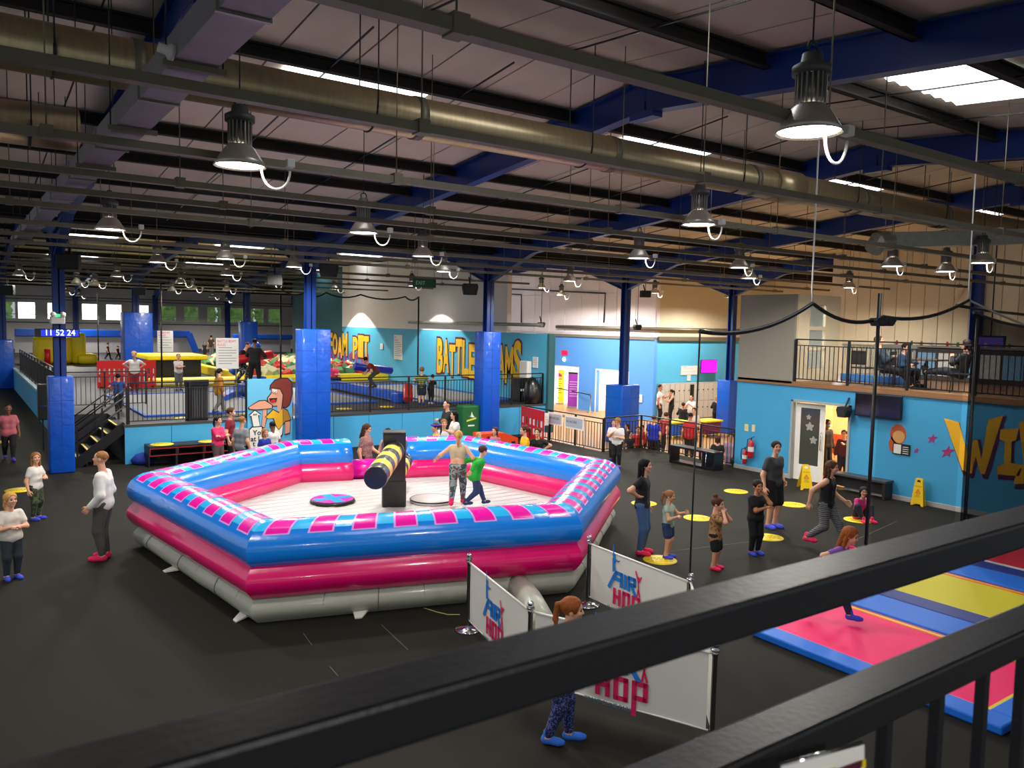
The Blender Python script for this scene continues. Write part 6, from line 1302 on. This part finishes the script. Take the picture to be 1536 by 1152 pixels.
# --- on the platform
b, h = tall(202, 590, 525, ZP); person('child in a white tee and red trousers with hands on hips', b, h, 0, '#d8d4cf', '#8c1420', '#5a3fc0', 'blonde', 'short', arms=('akimbo', 'akimbo'), kid=.4, q=1)
b, h = tall(268, 585, 529, ZP); person('boy in a white tee with folded arms beside the yellow pad', b, h, 12, '#cfc6c8', '#5a5c58', '#33405a', 'dark', 'crop', arms=('crossed', 'crossed'), kid=.5, q=1)
b, h = tall(329, 620, 550, ZP); person('girl in a mustard top walking behind the railing', b, h, 118, '#a06a14', '#6c6660', '#2a3a70', 'dark', 'pony', legs='walk', kid=.3, loose=.012, hem=.03, sleeve=1.6, q=1)
b, h = tall(361, 574, 507, 1.45); person('rear pugil fighter in black with patterned leggings', b, h*1.12, 62, '#0e0e10', ZEB, '#1a1a1e', 'brown', 'crop', arms=('fwd', 'fwd'), legs='crouch', lean=32, sleeve=1.6, q=1, look=(0, -10))
b, h = tall(382, 580, 506, 1.35); person('front pugil fighter in black seen from behind', b, h, 172, '#131316', '#0b0b0d', '#1a1a1e', 'black', 'crop', 'brown', arms=('fwd', 'side'), sleeve=1.1, bw=1.05, legs='wide', q=1)
b, h = tall(178, 617, 559, ZP); person('boy in a blue tee with arms spread at the stair head', b, h, 178, '#1c3f86', '#0c0c0e', '#222222', 'dark', 'short', 'tan', arms=('out', 'out'), kid=.4, q=1)
q_ = atY(501, 566, BB[1]); person('girl in hot pink sitting on the end of the beam', (q_[0], BB[1], BB[2]-.33), 1.5, 20, '#e8386c', '#141418', '#222222', 'light', 'pony', arms=('front', 'hang'), legs='sit', kid=.4, q=1)
b = gp(561, 581, 1.45); person('boy in a dark red tee bending on the beam with the blue stick', b, 1.55, -72, '#7c1c1c', '#3c3f34', '#222222', 'dark', 'short', arms=('fwd', 'fwd'), legs='crouch', lean=48, kid=.3, q=1)
b, h = tall(632, 607, 549, ZP); person('boy in a banded vest seen from behind on the platform', b, h, 175, VEST, '#1a2238', '#2a3a90', 'light', 'short', arms=('side', 'side'), kid=.5, legcut=.45, q=1)
b, h = tall(646, 606, 560, ZP); person('person in black beside the boy in the banded vest', b, h, 150, '#121215', '#0c0c0e', '#c8b0c0', 'black', 'short', arms=('fwd', 'fwd'), lean=15, kid=.3, q=1)
for px, py, tp_, lab, c1, c2, ph in ((162, 539, 513, 'left of three far children in dark clothes', '#1a1c20', '#141416', 80), (177, 539, 518, 'smallest of three far children in dark clothes', '#16181c', '#141416', 60), (185, 539, 508, 'right of three far children beside the far padded column', '#1c2028', '#141416', -80), (98, 530, 508, 'far child climbing the yellow slide', '#23303a', '#1c1c22', 150), (122, 541, 511, 'far child in orange shorts on the yellow slide', '#d8b070', '#e0501c', 90), (307, 535, 512, 'far child below the slanted blue pad', '#23232a', '#1c1c22', 10), (317, 535, 502, 'far adult in brown below the slanted blue pad', '#3c2a22', '#7c746c', 160)):
    b, h = tall(px, py, tp_, ZP); person(lab, b, h, ph, c1, c2, '#222222', 'dark', 'short', kid=.4 if h < 1.5 else 0, q=1, legs='walk' if px < 200 else 'stand')
# --- reception side
b, h = tall(925, 701, 625); person('girl in a white tee and black leggings at the arena corner', b, h, -22, '#dedad6', '#0c0c0e', '#3a36c8', 'light', 'short', arms=('front', 'phone'), kid=.4, look=(0, -25), q=0)
b, h = tall(919, 690, 626); person('child with red hands behind the girl at the arena corner', b, h*.98, 0, '#dcd6d4', '#1a1a1e', '#2a2a90', 'brown', 'short', arms=('front', 'front'), kid=.5, q=1)
for px, tp_, hh_, lab, c1, ph, st, sk in ((957, 638, 1.28, 'left child in a red tee behind the reception railing', '#b81c1c', 10, 'short', 'fair'), (964, 636, 1.3, 'right child in a red tee behind the reception railing', '#a81a20', -20, 'short', 'tan'), (946, 645, 1.15, 'small child in black behind the reception railing', '#1a1a1e', 30, 'short', 'fair'), (942, 634, 1.3, 'child with brown hair behind the reception railing', '#3a2a2a', -60, 'bob', 'fair'), (981, 621, 1.66, 'man in a royal blue tee behind the reception railing', '#1a34b0', 175, 'crop', 'fair'), (1036, 617, 1.72, 'man in a red football shirt behind the black bench', '#b01a20', 170, 'crop', 'tan'), (990, 575, 1.92, 'man in a white tee and mask beside the lockers', '#dedad6', 85, 'crop', 'tan'), (1008, 583, 1.66, 'woman in a black vest beside the lockers', '#121215', -80, 'pony', 'fair'), (1038, 591, 1.62, 'woman in a white shirt holding a phone beside the lockers', '#e2dedb', -30, 'crop', 'fair'), (1025, 603, 1.5, 'person in a dark jacket sitting below the lockers', '#17181c', 175, 'short', 'tan'), (1042, 610, 1.6, 'dark haired person in a white tee behind the play tables', '#d8d4d0', -20, 'short', 'fair'), (1076, 592, 1.62, 'fair haired person in a dark coat by the last locker', '#15161a', 170, 'bob', 'fair'), (993, 614, 1.66, 'person in a red and black top bending near the lockers', '#8c1c22', 150, 'short', 'fair'), (1097, 648, 1.5, 'child in lilac at the end of the reception railing', '#b49ab8', 0, 'short', 'fair'), (1077, 652, 1.45, 'person in a black hood behind the end of the bench', '#0d0d0f', 170, 'bob', 'fair')):
    sit = 'sitting' in lab; p = under(px, tp_, hh_ if not sit else hh_*.8, ZW)
    person(lab, p, hh_ if not sit else 1.62, ph, c1, '#b49ab8' if 'lilac' in lab else '#15151a', '#222222', {'fair haired': 'blonde'}.get(lab[:11], 'brown' if px % 2 else 'dark'), st, sk, arms=('phone', 'phone') if 'phone' in lab else (('fwd', 'hang') if 'locker' in lab else ('hang', 'hang')), legs='sit' if sit else 'stand', kid=.7 if hh_ < 1.3 else 0, sleeve=0 if 'vest' in lab else (.55 if 'jacket' not in lab and 'coat' not in lab else 1.9), lean=30 if 'bending' in lab else 0, q=1, mask='#cfd8e4' if 'mask' in lab else None)
p = under(1241, 627, 1.58); person('person in a dark coat and mask in the open doorway', p, 1.58, 40, '#1e1618', '#141418', '#222222', 'black', 'short', 'brown', arms=('hang', 'hang'), sleeve=1.9, q=1, mask='#9fb8cc')
p = under(1267, 643, 1.36); person('boy in a maroon top in the open doorway', p, 1.36, -10, '#5a2430', '#182038', '#222222', 'dark', 'short', arms=('phone', 'hang'), kid=.3, sleeve=1.9, q=1)
# --- on the balcony
person('man in a grey jumper reclining on the balcony', (C1[0], C1[1], zM), 1.78, 0, '#2a3a48', '#101014', '#0c0c0e', 'brown', 'short', arms=('front', 'front'), legs='lounge', lean=-18, sleeve=1.9, q=1, heading=math.radians(-72))
person('smaller seated person in blue on the balcony', (C2[0], C2[1], zM), 1.5, 0, '#23425e', '#14141a', '#0c0c0e', 'dark', 'short', arms=('fwd', 'front'), legs='sit', lean=5, sleeve=1.9, q=1, heading=math.radians(-95))
person('person with feet up at the right of the balcony', (C3[0], C3[1], zM), 1.7, 0, '#141416', '#18202c', '#0c0c0e', 'dark', 'bob', arms=('phone', 'phone'), legs='footup', lean=-8, sleeve=1.9, q=1, heading=math.radians(98))
# small extras worn or held
def onhand(P, sd, name, r, w_, m):
    e, wv = P['E'][sd], P['W'][sd]; u = nrm(wv-e); o = MB().tube([(wv-u*.02)*P['h'], (wv-u*(.02-w_))*P['h']], r*P['h'], 12).build(name, m, P['t'])
vz = MB(); c = P18['headc']*P18['h']; hr = P18['hh']*P18['h']
vz.tube([c+np.array((math.cos(a)*hr*.47, math.sin(a)*hr*.52-hr*.05, hr*.28)) for a in np.linspace(0, 2*PI, 17)], hr*.09, 6); vz.build('face_shield_band', mat('shield_blue', '#2a2fc8', .4), P18['t'])
